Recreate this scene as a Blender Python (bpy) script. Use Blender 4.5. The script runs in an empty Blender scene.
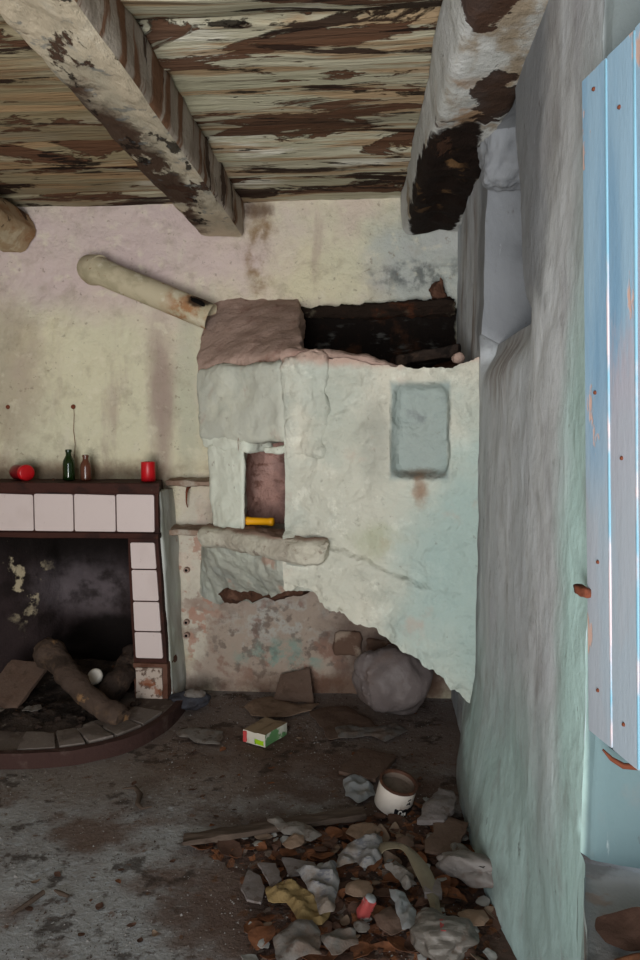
import bpy, bmesh, math, random
from mathutils import Vector, Matrix, Euler, noise

SC = bpy.context.scene
COL = SC.collection
R = math.radians
V = Vector
random.seed(7)

# ------------------------------------------------------------------ materials
def lin(c):
    out = []
    for x in c[:3]:
        x = x / 255.0
        out.append(x / 12.92 if x <= 0.04045 else ((x + 0.055) / 1.055) ** 2.4)
    return (*out, 1.0)

def NZ(col, scale, lo, hi, amt=1.0, st=(1, 1, 1), det=6, dist=0.0, seed=0.0, andn=None, peel=0.0, rgh=0.6):
    return dict(k='n', col=col, scale=scale, lo=lo, hi=hi, amt=amt, st=st, det=det, dist=dist, seed=seed, andn=andn, peel=peel, rgh=rgh)

def BL(col, c, r, lo=0.7, hi=1.1, amt=1.0, warp=0.5, wscale=4.0, andn=None, peel=0.0, wst=(1, 1, 1), sq=False):
    return dict(k='b', sq=sq, col=col, c=c, r=r, lo=lo, hi=hi, amt=amt, warp=warp, wscale=wscale, andn=andn, peel=peel, wst=wst)

def VO(cols, scale, amt=1.0, st=(1, 1, 1), lo=.0, hi=.02):
    """small irregular fragments, each with one of the given colours"""
    return dict(k='v', cols=cols, scale=scale, amt=amt, st=st, peel=0, col=cols[0], andn=None)

def CR(col, scale, w=.012, amt=.8, st=(1, 1, 1), seed=0.0, andn=None, det=4, dist=.3, peel=.4):
    """thin winding crack lines"""
    return dict(k='c', col=col, scale=scale, w=w, amt=amt, st=st, det=det, dist=dist, seed=seed, andn=andn, peel=peel, rgh=.5)

def mat(name, base, layers=(), rough=0.9, bump=0.3, bscale=30.0, bdist=0.01, bst=(1, 1, 1), spec=0.15,
        metal=0.0, trans=0.0, alpha=1.0, ior=1.45, wave=None):
    m = bpy.data.materials.new(name)
    m.use_nodes = True
    nt = m.node_tree
    nd, ln = nt.nodes, nt.links
    bs = nd['Principled BSDF']
    bs.inputs['Roughness'].default_value = rough
    bs.inputs['Metallic'].default_value = metal
    bs.inputs['Specular IOR Level'].default_value = spec
    bs.inputs['Transmission Weight'].default_value = trans
    bs.inputs['IOR'].default_value = ior
    bs.inputs['Alpha'].default_value = alpha
    tc = nd.new('ShaderNodeTexCoord')

    def nz(scale, st, det, dist, seed, rgh=0.6):
        mp = nd.new('ShaderNodeMapping')
        mp.inputs['Scale'].default_value = st
        mp.inputs['Location'].default_value = (seed * 1.7, seed * 3.1, seed * 2.3)
        ln.new(tc.outputs['Object'], mp.inputs['Vector'])
        t = nd.new('ShaderNodeTexNoise')
        t.inputs['Scale'].default_value = scale
        t.inputs['Detail'].default_value = det
        t.inputs['Roughness'].default_value = rgh
        t.inputs['Distortion'].default_value = dist
        ln.new(mp.outputs[0], t.inputs['Vector'])
        return t.outputs['Fac']

    def ramp(sock, lo, hi, a=0.0, b=1.0):
        r = nd.new('ShaderNodeMapRange')
        r.interpolation_type = 'SMOOTHSTEP'
        r.inputs['From Min'].default_value = min(lo, hi)
        r.inputs['From Max'].default_value = max(lo, hi)
        r.inputs['To Min'].default_value = a if lo < hi else b
        r.inputs['To Max'].default_value = b if lo < hi else a
        ln.new(sock, r.inputs['Value'])
        return r.outputs[0]

    def mth(op, a, b):
        q = nd.new('ShaderNodeMath'); q.operation = op
        for i, x in enumerate((a, b)):
            if isinstance(x, (int, float)): q.inputs[i].default_value = x
            else: ln.new(x, q.inputs[i])
        return q.outputs[0]

    rgb = nd.new('ShaderNodeRGB'); rgb.outputs[0].default_value = lin(base)
    cur = rgb.outputs[0]
    peels = []
    for L in layers:
        if L['k'] == 'v':
            mp = nd.new('ShaderNodeMapping'); mp.inputs['Scale'].default_value = L['st']
            ln.new(tc.outputs['Object'], mp.inputs['Vector'])
            wn = nd.new('ShaderNodeTexNoise'); wn.inputs['Scale'].default_value = L['scale'] * .8; wn.inputs['Detail'].default_value = 3
            ln.new(mp.outputs[0], wn.inputs['Vector'])
            wv = nd.new('ShaderNodeVectorMath'); wv.operation = 'MULTIPLY_ADD'
            ln.new(wn.outputs['Color'], wv.inputs[0]); wv.inputs[1].default_value = (1.2 / L['scale'],) * 3
            ln.new(mp.outputs[0], wv.inputs[2])
            vo = nd.new('ShaderNodeTexVoronoi'); vo.inputs['Scale'].default_value = L['scale']
            ln.new(wv.outputs[0], vo.inputs['Vector'])
            sp = nd.new('ShaderNodeSeparateColor'); ln.new(vo.outputs['Color'], sp.inputs[0])
            cr = nd.new('ShaderNodeValToRGB'); cr.color_ramp.interpolation = 'CONSTANT'
            el = cr.color_ramp.elements
            el[0].position = 0; el[0].color = lin(L['cols'][0]); el[1].position = 1 / len(L['cols']); el[1].color = lin(L['cols'][1])
            for k, c in enumerate(L['cols'][2:]):
                e = el.new((k + 2) / len(L['cols'])); e.color = lin(c)
            ln.new(sp.outputs[0], cr.inputs[0])
            mx = nd.new('ShaderNodeMix'); mx.data_type = 'RGBA'; mx.inputs[0].default_value = L['amt']
            ln.new(cur, mx.inputs[6]); ln.new(cr.outputs[0], mx.inputs[7]); cur = mx.outputs[2]
            peels.append((sp.outputs[1], .8))
            continue
        if L['k'] == 'c':
            f = ramp(mth('ABSOLUTE', mth('SUBTRACT', nz(L['scale'], L['st'], L['det'], L['dist'], L['seed'], L['rgh']), .5), 0.0), L['w'], 0.0)
        elif L['k'] == 'n':
            f = ramp(nz(L['scale'], L['st'], L['det'], L['dist'], L['seed'], L['rgh']), L['lo'], L['hi'])
        else:
            sb = nd.new('ShaderNodeVectorMath'); sb.operation = 'SUBTRACT'
            ln.new(tc.outputs['Object'], sb.inputs[0]); sb.inputs[1].default_value = L['c']
            dv = nd.new('ShaderNodeVectorMath'); dv.operation = 'DIVIDE'
            ln.new(sb.outputs[0], dv.inputs[0]); dv.inputs[1].default_value = L['r']
            if L['sq']:
                sx = nd.new('ShaderNodeSeparateXYZ'); ln.new(dv.outputs[0], sx.inputs[0])
                mxx = mth('MAXIMUM', mth('ABSOLUTE', sx.outputs[0], 0.0), mth('ABSOLUTE', sx.outputs[1], 0.0))
                lv = mth('MAXIMUM', mxx, mth('ABSOLUTE', sx.outputs[2], 0.0))
            else:
                le = nd.new('ShaderNodeVectorMath'); le.operation = 'LENGTH'
                ln.new(dv.outputs[0], le.inputs[0]); lv = le.outputs['Value']
            w = mth('MULTIPLY', mth('SUBTRACT', nz(L['wscale'], L['wst'], 5, 0.0, 3.3), 0.5), L['warp'] * 2)
            f = ramp(mth('ADD', lv, w), L['hi'], L['lo'])
        if L['andn']:
            s, lo, hi = L['andn'][:3]
            st = L['andn'][3] if len(L['andn']) > 3 else (1, 1, 1)
            f = mth('MULTIPLY', f, ramp(nz(s, st, 6, 0.0, 9.1), lo, hi))
        if L['peel']:
            peels.append((f, L['peel']))
        if L['amt'] != 1.0:
            f = mth('MULTIPLY', f, L['amt'])
        mx = nd.new('ShaderNodeMix'); mx.data_type = 'RGBA'
        ln.new(f, mx.inputs[0]); ln.new(cur, mx.inputs[6])
        mx.inputs[7].default_value = lin(L['col'])
        cur = mx.outputs[2]
    ln.new(cur, bs.inputs['Base Color'])
    if bump:
        h = nz(bscale, bst, 8, 0.0, 5.5, 0.65)
        for f, a in peels:
            h = mth('SUBTRACT', h, mth('MULTIPLY', f, a))
        b = nd.new('ShaderNodeBump')
        b.inputs['Strength'].default_value = bump
        b.inputs['Distance'].default_value = bdist
        ln.new(h, b.inputs['Height'])
        if wave:      # broader trowel marks: (scale, strength, distance, stretch)
            b2 = nd.new('ShaderNodeBump')
            b2.inputs['Strength'].default_value = wave[1]; b2.inputs['Distance'].default_value = wave[2]
            ln.new(nz(wave[0], wave[3], 3, .4, 8.8, .5), b2.inputs['Height'])
            ln.new(b2.outputs[0], b.inputs['Normal'])
        ln.new(b.outputs[0], bs.inputs['Normal'])
    return m

# ------------------------------------------------------------------ object helpers
def link(name, me, m=None, parent=None, smooth=True):
    o = bpy.data.objects.new(name, me)
    COL.objects.link(o)
    if m is not None:
        for q in (m if isinstance(m, (list, tuple)) else [m]):
            me.materials.append(q)
    if smooth:
        me.polygons.foreach_set('use_smooth', [True] * len(me.polygons))
        try: me.set_sharp_from_angle(angle=R(50))
        except Exception: pass
    if parent: o.parent = parent
    return o

def obj(name, bm, m=None, parent=None, smooth=True):
    me = bpy.data.meshes.new(name)
    bmesh.ops.recalc_face_normals(bm, faces=bm.faces[:])
    bm.to_mesh(me); bm.free()
    return link(name, me, m, parent, smooth)

def tag(o, label=None, cat=None, group=None, kind=None):
    if label: o['label'] = label
    if cat: o['category'] = cat
    if group: o['group'] = group
    if kind: o['kind'] = kind
    return o

def thing(name, loc, label, cat, rot=(0, 0, 0), group=None):
    o = bpy.data.objects.new(name, None)
    o.empty_display_size = 0.1
    COL.objects.link(o)
    o.location = loc; o.rotation_euler = rot
    return tag(o, label, cat, group)

def into(o, parent):
    """parent an object that was modelled in world coordinates"""
    o.parent = parent
    o.matrix_parent_inverse = Matrix.LocRotScale(parent.location, parent.rotation_euler, None).inverted()
    return o

def fn(p, s, seed=0.0, oc=4):
    return noise.fractal(V((p[0] * s + seed, p[1] * s + seed * 1.3, p[2] * s - seed * 0.7)), 0.9, 2.0, oc)

def sm(a, b, x):
    t = max(0.0, min(1.0, (x - a) / (b - a))) if a != b else float(x > a)
    return t * t * (3 - 2 * t)

def cat1(pts, t):
    n = len(pts) - 1
    x = t * n
    i = min(int(x), n - 1); u = x - i
    p1, p2 = pts[i], pts[i + 1]
    p0 = pts[i - 1] if i > 0 else p1 * 2 - p2
    p3 = pts[i + 2] if i + 2 <= n else p2 * 2 - p1
    return 0.5 * ((2 * p1) + (p2 - p0) * u + (2 * p0 - 5 * p1 + 4 * p2 - p3) * u * u + (3 * p1 - p0 - 3 * p2 + p3) * u ** 3)

def patch(rows, nu, nv, back=None, disp=None, linear=False):
    """rows[r][c] control points; front sheet (+ closed back sheet offset by vector `back`)"""
    rows = [[V(p) for p in r] for r in rows]
    bm = bmesh.new()
    def ev(pts, t):
        if linear:
            n = len(pts) - 1; x = t * n; i = min(int(x), n - 1)
            return pts[i].lerp(pts[i + 1], x - i)
        return cat1(pts, t)
    P = []
    for j in range(nv + 1):
        colpts = [ev([r[c] for r in rows], j / nv) for c in range(len(rows[0]))]
        P.append([ev(colpts, i / nu) for i in range(nu + 1)])
    F = []
    for j in range(nv + 1):
        F.append([])
        for i in range(nu + 1):
            p = P[j][i].copy()
            if disp: p = disp(p, i / nu, j / nv)
            F[-1].append(bm.verts.new(p))
    for j in range(nv):
        for i in range(nu):
            bm.faces.new((F[j][i], F[j][i + 1], F[j + 1][i + 1], F[j + 1][i]))
    if back is not None:
        bk = V(back)
        B = [[bm.verts.new(F[j][i].co + bk) for i in range(nu + 1)] for j in range(nv + 1)]
        for j in range(nv):
            for i in range(nu):
                bm.faces.new((B[j][i], B[j + 1][i], B[j + 1][i + 1], B[j][i + 1]))
        for i in range(nu):
            bm.faces.new((F[0][i], B[0][i], B[0][i + 1], F[0][i + 1]))
            bm.faces.new((F[nv][i], F[nv][i + 1], B[nv][i + 1], B[nv][i]))
        for j in range(nv):
            bm.faces.new((F[j][0], F[j + 1][0], B[j + 1][0], B[j][0]))
            bm.faces.new((F[j][nu], B[j][nu], B[j + 1][nu], F[j + 1][nu]))
    return bm

def hexa(c8, n=14, rnd=0.2, amp=0.012, sc=6.0, seed=0.0, amp2=0.004, sc2=30.0):
    """rough rounded block; c8 = 4 bottom corners (front-left, front-right, back-right, back-left) then 4 top corners"""
    c = [V(p) for p in c8]
    bm = bmesh.new()
    bmesh.ops.create_cube(bm, size=2.0)
    bmesh.ops.subdivide_edges(bm, edges=bm.edges[:], cuts=n, use_grid_fill=True)
    ex = (c[1] - c[0]).length; ey = (c[3] - c[0]).length; ez = (c[4] - c[0]).length
    mn = min(ex, ey, ez)
    rr = V((min(1, rnd * mn / ex), min(1, rnd * mn / ey), min(1, rnd * mn / ez))) * 1.0
    for v in bm.verts:
        p = v.co
        # concentrate samples at the edges so the rounding has verts
        p = V([math.copysign(abs(x) ** 0.8, x) for x in p])
        q = V([max(-1 + rr[k], min(1 - rr[k], p[k])) for k in range(3)])
        d = V([(p[k] - q[k]) / rr[k] for k in range(3)])
        if d.length > 1e-6:
            d.normalize()
        p = V([q[k] + d[k] * rr[k] for k in range(3)])
        u, w, z = (p.x + 1) / 2, (p.y + 1) / 2, (p.z + 1) / 2
        lo = c[0].lerp(c[1], u).lerp(c[3].lerp(c[2], u), w)
        hi = c[4].lerp(c[5], u).lerp(c[7].lerp(c[6], u), w)
        v.co = lo.lerp(hi, z)
    bm.normal_update()
    for v in bm.verts:
        v.co += v.normal * (amp * fn(v.co, sc, seed) + amp2 * fn(v.co, sc2, seed + 3))
    return bm

def box(x0, x1, y0, y1, z0, z1, **k):
    k.setdefault('n', 4)
    return hexa([(x0, y0, z0), (x1, y0, z0), (x1, y1, z0), (x0, y1, z0),
                 (x0, y0, z1), (x1, y0, z1), (x1, y1, z1), (x0, y1, z1)], **k)

def tube(pts, rad, n=12, amp=0.0, sc=10.0, seed=0.0, cap=True, flat=None, bm=None):
    pts = [V(p) for p in pts]
    if not isinstance(rad, (list, tuple)): rad = [rad] * len(pts)
    bm = bm or bmesh.new()
    up = V((0, 0, 1))
    rings = []
    prev = None
    for i, p in enumerate(pts):
        t = (pts[min(i + 1, len(pts) - 1)] - pts[max(i - 1, 0)]).normalized()
        if prev is None:
            a = t.cross(up)
            if a.length < 1e-3: a = t.cross(V((1, 0, 0)))
        else:
            a = prev - t * prev.dot(t)
        a.normalize(); b = t.cross(a); prev = a
        ring = []
        for k in range(n):
            th = 2 * math.pi * k / n
            d = a * math.cos(th) + b * math.sin(th) * (flat or 1.0)
            q = p + d * rad[i]
            if amp: q += d * amp * fn(q, sc, seed)
            ring.append(bm.verts.new(q))
        rings.append(ring)
    for r0, r1 in zip(rings, rings[1:]):
        for k in range(n):
            bm.faces.new((r0[k], r0[(k + 1) % n], r1[(k + 1) % n], r1[k]))
    if cap:
        bm.faces.new(rings[0][::-1]); bm.faces.new(rings[-1])
    return bm

def lathe(prof, n=32, close_bottom=True):
    bm = bmesh.new()
    rings = []
    for r, z in prof:
        if r < 1e-6: rings.append([bm.verts.new((0, 0, z))])
        else: rings.append([bm.verts.new((r * math.cos(2 * math.pi * k / n), r * math.sin(2 * math.pi * k / n), z)) for k in range(n)])
    for a, b in zip(rings, rings[1:]):
        for k in range(n):
            k2 = (k + 1) % n
            if len(a) == 1: bm.faces.new((a[0], b[k], b[k2]))
            elif len(b) == 1: bm.faces.new((a[k], a[k2], b[0]))
            else: bm.faces.new((a[k], a[k2], b[k2], b[k]))
    return bm

def inside(x, y, poly):
    c = False; j = len(poly) - 1
    for i in range(len(poly)):
        xi, yi = poly[i]; xj, yj = poly[j]
        if (yi > y) != (yj > y) and x < (xj - xi) * (y - yi) / (yj - yi) + xi: c = not c
        j = i
    return c

def edge_near(x, y, poly):
    best = None
    for i in range(len(poly)):
        a = V(poly[i]); b = V(poly[(i + 1) % len(poly)]); p = V((x, y))
        d = b - a
        t = max(0, min(1, (p - a).dot(d) / d.length_squared))
        q = a + d * t
        r = (p - q).length
        if best is None or r < best[0]: best = (r, q)
    return best

def sheet(poly, res, zf, th=0.002):
    """flat irregular sheet with the outline `poly` (local xy), surface height zf(x,y,edge_distance)"""
    xs = [p[0] for p in poly]; ys = [p[1] for p in poly]
    nx = int((max(xs) - min(xs)) / res) + 2; ny = int((max(ys) - min(ys)) / res) + 2
    x0, y0 = min(xs) - res * 0.5, min(ys) - res * 0.5
    bm = bmesh.new(); vd = {}
    def gv(i, j):
        if (i, j) not in vd:
            vd[(i, j)] = bm.verts.new((x0 + i * res, y0 + j * res, 0))
        return vd[(i, j)]
    for i in range(nx):
        for j in range(ny):
            if inside(x0 + (i + .5) * res, y0 + (j + .5) * res, poly):
                bm.faces.new((gv(i, j), gv(i + 1, j), gv(i + 1, j + 1), gv(i, j + 1)))
    bnd = [v for v in bm.verts if v.is_boundary]
    for v in bnd:
        r, q = edge_near(v.co.x, v.co.y, poly)
        if r < res * 1.6: v.co.x, v.co.y = q.x, q.y
    for v in bm.verts:
        v.co.z = zf(v.co.x, v.co.y, edge_near(v.co.x, v.co.y, poly)[0])
    top = bm.faces[:]
    r = bmesh.ops.extrude_face_region(bm, geom=top)
    for v in [g for g in r['geom'] if isinstance(g, bmesh.types.BMVert)]:
        v.co.z += th
    return bm

def ctr(poly):
    return (sum(p[0] for p in poly) / len(poly), sum(p[1] for p in poly) / len(poly))

# ------------------------------------------------------------------ materials in use
M = {}
M['wall_back'] = mat('back_wall_plaster', (214, 205, 176), [
    NZ((206, 202, 178), 1.6, .42, .62, .7, seed=1),
    NZ((208, 190, 178), 1.3, .46, .62, .8, seed=2),
    BL((202, 182, 180), (-1.7, 4.3, 2.6), (1.3, .6, .42), .5, 1.2, .85, .6, 3),
    BL((212, 206, 178), (-1.6, 4.3, 1.75), (.55, .5, .55), .5, 1.15, .6, .6, 3),
    NZ((170, 150, 138), 5.0, .55, .72, .6, st=(1, 1, .22), seed=3),
    NZ((214, 206, 186), 7.0, .56, .70, .5, st=(1, 1, .5), seed=33),
    BL((156, 134, 126), (-1.27, 4.3, 1.75), (.09, .4, .6), .4, 1.2, .75, .6, 6, wst=(1, 1, .4)),
    BL((158, 138, 122), (-2.15, 4.3, 1.85), (.22, .4, .5), .4, 1.2, .5, .8, 6),
    BL((176, 178, 160), (-1.12, 4.3, 1.75), (.08, .4, .6), .4, 1.2, .5, .4, 6),  # soft shade beside the oven hood, painted on as a dull strip
    BL((168, 176, 176), (.3, 4.3, 2.5), (.42, .5, .45), .5, 1.2, .75, .4, 4),
    BL((132, 104, 68), (-.69, 4.3, 2.55), (.11, .4, .36), .3, 1.15, .85, .8, 9, andn=(7, .38, .6)),
    BL((96, 74, 58), (-.70, 4.3, 2.80), (.10, .4, .07), .3, 1.1, .8, .8, 12),
    BL((60, 66, 68), (.2, 4.3, 2.42), (.32, .4, .10), .3, 1.2, .7, .9, 9, andn=(14, .42, .62)),
    NZ((150, 138, 118), 8, .50, .74, .45, det=9, seed=12),
    NZ((222, 214, 190), 11, .56, .72, .5, det=9, seed=13),
    NZ((126, 112, 96), 26, .62, .70, .5, seed=15),
    # soot where the oven roof used to be
    BL((26, 20, 17), (-.03, 4.3, 1.96), (.475, .5, .28), .94, 1.0, 1.0, .05, 9, peel=.3, sq=True),
    BL((84, 82, 78), (-.03, 4.3, 2.0), (.45, .4, .2), .6, 1.1, .8, .5, 12, andn=(7, .54, .64, (1, 1, 2.5)), peel=-.4),
    BL((78, 50, 34), (.0, 4.3, 1.98), (.5, .4, .22), .6, 1.1, .6, .6, 7, andn=(6, .52, .66)),
    # lower wall of the alcove under the oven: worn limewash over brick, darkened for alcove shade
    BL((160, 142, 130), (-.4, 4.3, .33), (.95, .5, .5), .7, 1.15, .9, .5, 4),
    BL((186, 190, 184), (-.62, 4.3, .42), (.4, .5, .22), .3, 1.1, .85, .8, 5, andn=(7, .44, .58)),
    NZ((128, 112, 102), 8, .56, .66, .0, seed=41),
    BL((134, 100, 86), (-.4, 4.3, .30), (.9, .5, .45), .5, 1.1, .8, .5, 4, andn=(7, .50, .62)),
    BL((104, 90, 82), (-.4, 4.3, .25), (.9, .5, .4), .5, 1.1, .7, .5, 4, andn=(13, .54, .64)),
    BL((116, 152, 142), (-.55, 4.3, .22), (.4, .5, .12), .3, 1.1, .6, .8, 8, andn=(9, .5, .62)),
    BL((98, 82, 74), (.16, 4.3, .3), (.5, .5, .4), .5, 1.15, .9, .6, 5),  # right end: brown-grey stone with its shadow mixed into the colour
    BL((206, 198, 182), (-1.1, 4.3, .7), (.14, .5, .6), .5, 1.2, .8, .8, 9, andn=(8, .44, .52)),
    BL((176, 134, 116), (-1.1, 4.3, .6), (.16, .5, .5), .5, 1.2, .8, .8, 9, andn=(11, .54, .60)),
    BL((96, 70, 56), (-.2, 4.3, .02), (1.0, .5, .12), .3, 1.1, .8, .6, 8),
    BL((108, 84, 66), (-1.9, 4.3, 1.3), (.9, .4, .10), .2, 1.2, .8, .7, 8),
    NZ((120, 104, 88), 34, .66, .76, .5, seed=4),
], bump=.7, bscale=16, bdist=.03, wave=(3.2, .6, .10, (1, 1, 1)))
M['brick'] = mat('exposed_brick', (98, 76, 64), [NZ((156, 138, 122), 9, .5, .65, .8), NZ((70, 44, 32), 6, .55, .7, .8, seed=2)], bump=.6, bscale=40)
M['dark_stone'] = mat('dark_stone', (62, 58, 58), [NZ((110, 70, 60), 10, .6, .7, .6)], bump=.6, bscale=25)

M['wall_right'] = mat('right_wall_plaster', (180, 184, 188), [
    NZ((198, 200, 202), 2.2, .45, .65, .7, st=(1, 1, .3), seed=1),
    NZ((154, 152, 158), 5.0, .5, .7, .6, st=(1, 1, .3), seed=2),
    NZ((140, 139, 141), 7, .54, .68, .55, det=10, rgh=.72, seed=21), NZ((198, 200, 198), 12, .58, .68, .5, st=(1, 1, .4), det=10, rgh=.72, seed=22),
    BL((172, 204, 198), (.42, 1.58, 1.2), (.4, .22, 1.0), .3, 1.3, .8, .5, 3),
    BL((160, 188, 184), (.42, 2.2, .25), (.4, 1.5, .55), .3, 1.35, .8, .6, 2.5),
    BL((98, 119, 123), (.90, .9, .8), (.478, .63, .95), .99, 1.01, .95, .008, 5, sq=True),  # reveal below the shutter: teal paint, darkened to offset the light falling on it
    NZ((128, 122, 120), 9, .52, .72, .4, det=9, st=(1, 1, .6), seed=12),
    BL((128, 124, 122), (.42, 1.7, 2.6), (.4, .5, .6), .3, 1.2, .7, .8, 4, andn=(3, .4, .6, (1, 1, .2))),
    BL((110, 92, 84), (.42, 2.75, 1.78), (.3, .36, .16), .4, 1.2, .6, .5, 7, andn=(9, .35, .6, (1, 2, .3))),
    BL((112, 92, 78), (.42, 3.6, 2.2), (.3, .5, .5), .5, 1.2, .75, .5, 6, andn=(6, .42, .62, (1, 1, .15))),
    BL((96, 88, 84), (.42, 3.3, .9), (.3, .14, .9), .4, 1.2, .55, .7, 6),
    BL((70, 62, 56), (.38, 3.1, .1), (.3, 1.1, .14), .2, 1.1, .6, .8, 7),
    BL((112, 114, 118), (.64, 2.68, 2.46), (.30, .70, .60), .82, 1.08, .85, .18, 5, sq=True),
    BL((104, 112, 112), (.90, .9, 2.7), (.478, .63, .95), .99, 1.01, .95, .008, 8, sq=True),  # reveal above the shutter: its dimmer light painted in as darker grey
    NZ((84, 78, 76), 22, .66, .74, .75, st=(1, 1, .5), seed=5),
    NZ((200, 204, 204), 30, .68, .76, .5, st=(1, 1, .25), seed=6),
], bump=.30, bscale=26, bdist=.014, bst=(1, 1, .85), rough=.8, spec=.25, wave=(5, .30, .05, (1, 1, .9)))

OVEN_LAYERS = [
    NZ((214, 208, 192), 2.4, .42, .64, .6, seed=1),
    NZ((180, 188, 180), 1.6, .5, .66, .6, seed=2),
    NZ((146, 146, 134), 3.5, .50, .70, .6, det=10, seed=11, rgh=.7), NZ((222, 220, 206), 9, .54, .66, .6, det=10, seed=13, rgh=.7), NZ((128, 124, 112), 11, .58, .70, .5, det=10, seed=19, rgh=.72), BL((168, 172, 160), (-.2, 3.45, 1.62), (.16, .3, .3), .4, 1.2, .5, .8, 8),
    BL((154, 176, 172), (.42, 3.25, .9), (.42, .5, .8), .3, 1.3, .8, .6, 3),
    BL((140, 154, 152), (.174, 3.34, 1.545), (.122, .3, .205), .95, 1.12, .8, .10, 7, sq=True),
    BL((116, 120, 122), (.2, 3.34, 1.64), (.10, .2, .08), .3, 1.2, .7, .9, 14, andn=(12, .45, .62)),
    BL((120, 124, 118), (-.02, 3.4, 1.5), (.09, .2, .26), .2, 1.2, .4, .5, 10),
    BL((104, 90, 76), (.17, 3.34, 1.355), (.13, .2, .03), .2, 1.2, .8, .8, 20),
    BL((132, 88, 56), (.18, 3.34, 1.28), (.04, .2, .08), .2, 1.2, .7, .6, 16),
    BL((186, 156, 142), (0, 3.4, 1.90), (.8, .5, .07), .5, 1.2, .9, .7, 8),
    NZ((184, 158, 144), 4.0, .6, .72, .5, seed=3),
    NZ((122, 118, 108), 26, .64, .74, .45, seed=4),
    BL((156, 160, 128), (-.02, 3.4, 1.05), (.14, .2, .1), .2, 1.2, .5, .9, 9),
]
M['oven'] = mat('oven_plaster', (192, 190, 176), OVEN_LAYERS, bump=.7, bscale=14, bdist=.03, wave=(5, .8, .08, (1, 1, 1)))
M['oven_grey'] = mat('oven_plaster_grey', (186, 186, 174), [  # slanting hood front: greyer tone carries its shading in the colour
    NZ((206, 205, 188), 3, .45, .65, .7, seed=1), NZ((166, 170, 160), 5, .5, .7, .5, seed=2),
    NZ((120, 112, 100), 9, .62, .74, .6, seed=7), NZ((176, 150, 138), 6, .6, .72, .5, seed=3)], bump=.5, bscale=16, bdist=.02, wave=(4, .5, .05, (1, 1, 1)))
M['oven_white'] = mat('oven_limewash', (208, 210, 196), [
    NZ((176, 186, 174), 4, .48, .66, .6, seed=1), NZ((140, 122, 108), 22, .64, .72, .7, seed=2),
    NZ((188, 160, 148), 5, .6, .72, .5, seed=3)], bump=.5, bscale=20, bdist=.018, wave=(5, .5, .05, (1, 1, 1)))
M['oven_apron'] = mat('oven_apron_plaster', (176, 176, 164), [
    NZ((196, 200, 186), 4, .45, .65, .7, seed=1), NZ((150, 152, 146), 7, .5, .7, .6, st=(1, 1, .3), seed=2),
    NZ((176, 140, 122), 6, .58, .7, .7, seed=3), BL((92, 60, 44), (-.55, 3.95, .64), (.26, .4, .035), .4, 1.2, .9, .7, 12)], bump=.9, bscale=12, bdist=.03)
M['dust_pink'] = mat('pink_brown_mortar', (160, 136, 124), [
    NZ((186, 158, 146), 4, .45, .66, .7, seed=1), NZ((132, 100, 88), 7, .52, .7, .7, seed=2),
    NZ((110, 78, 62), 26, .62, .72, .6, seed=3)], bump=.8, bscale=22, bdist=.02)
M['dust_brown'] = mat('dusty_stone', (150, 128, 112), [
    NZ((184, 176, 162), 7, .5, .66, .8, seed=1), NZ((116, 88, 72), 9, .52, .68, .7, seed=2)], bump=.7, bscale=25, bdist=.015)
M['ledge'] = mat('ledge_plaster', (192, 186, 170), [NZ((168, 158, 144), 6, .48, .64, .7, seed=1), NZ((128, 112, 98), 14, .58, .68, .7, seed=2), BL((146, 118, 104), (-.6, 3.75, 1.075), (.9, .9, .045), .7, 1.1, .95, .4, 9)], bump=.8, bscale=20, bdist=.03)
M['chamber'] = mat('oven_chamber_brick', (186, 146, 134), [
    NZ((192, 156, 146), 6, .48, .64, .8, seed=1), NZ((120, 78, 64), 10, .52, .66, .7, st=(1, 1, 2), seed=2),
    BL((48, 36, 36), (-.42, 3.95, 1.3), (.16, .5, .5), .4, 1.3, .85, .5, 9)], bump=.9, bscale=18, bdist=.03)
M['soot'] = mat('soot_crust', (40, 30, 24), [NZ((92, 84, 70), 9, .58, .7, .8, seed=1), NZ((78, 44, 28), 6, .55, .68, .8, seed=2)], bump=.9, bscale=25, bdist=.02)
M['rubble'] = mat('brown_rubble', (84, 58, 46), [NZ((124, 92, 76), 10, .5, .66, .7), NZ((46, 32, 26), 14, .55, .7, .7, seed=2)], bump=.9, bscale=30, bdist=.02)

def ceil_mat():
    return mat('peeling_ceiling_paint', (170, 164, 142), [
        NZ((150, 146, 122), 2.2, .45, .65, .8, st=(.5, 2, 1), seed=1),
        NZ((216, 212, 198), 2.6, .54, .64, .8, st=(.45, 1.8, 1), seed=2),
        BL((126, 110, 82), (-1.75, 3.2, 2.85), (.78, 1.3, .5), .6, 1.15, .85, .5, 3),
        NZ((150, 122, 90), 4.0, .50, .58, .8, st=(.22, 3.0, 1), seed=3, det=9),
        NZ((112, 84, 60), 9.0, .56, .66, .7, st=(.10, 3.0, 1), seed=13, det=9),
        NZ((84, 56, 40), 2.3, .54, .557, .96, st=(.55, 2.0, 1), seed=4, det=10, dist=.5, peel=.6, rgh=.66),
        NZ((46, 31, 24), 2.6, .568, .59, .96, st=(.42, 2.2, 1), seed=6, det=10, dist=.5, peel=.5, rgh=.66),
        NZ((26, 18, 14), 5.0, .62, .64, .92, st=(.3, 2.6, 1), seed=7, det=10, peel=.5, rgh=.66),
        NZ((56, 42, 32), 20, .60, .68, .6, st=(.05, 1.5, 1), seed=8),
    ], bump=.9, bscale=9, bdist=.035, bst=(.2, 2.5, 1))
M['ceiling'] = ceil_mat()

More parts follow.
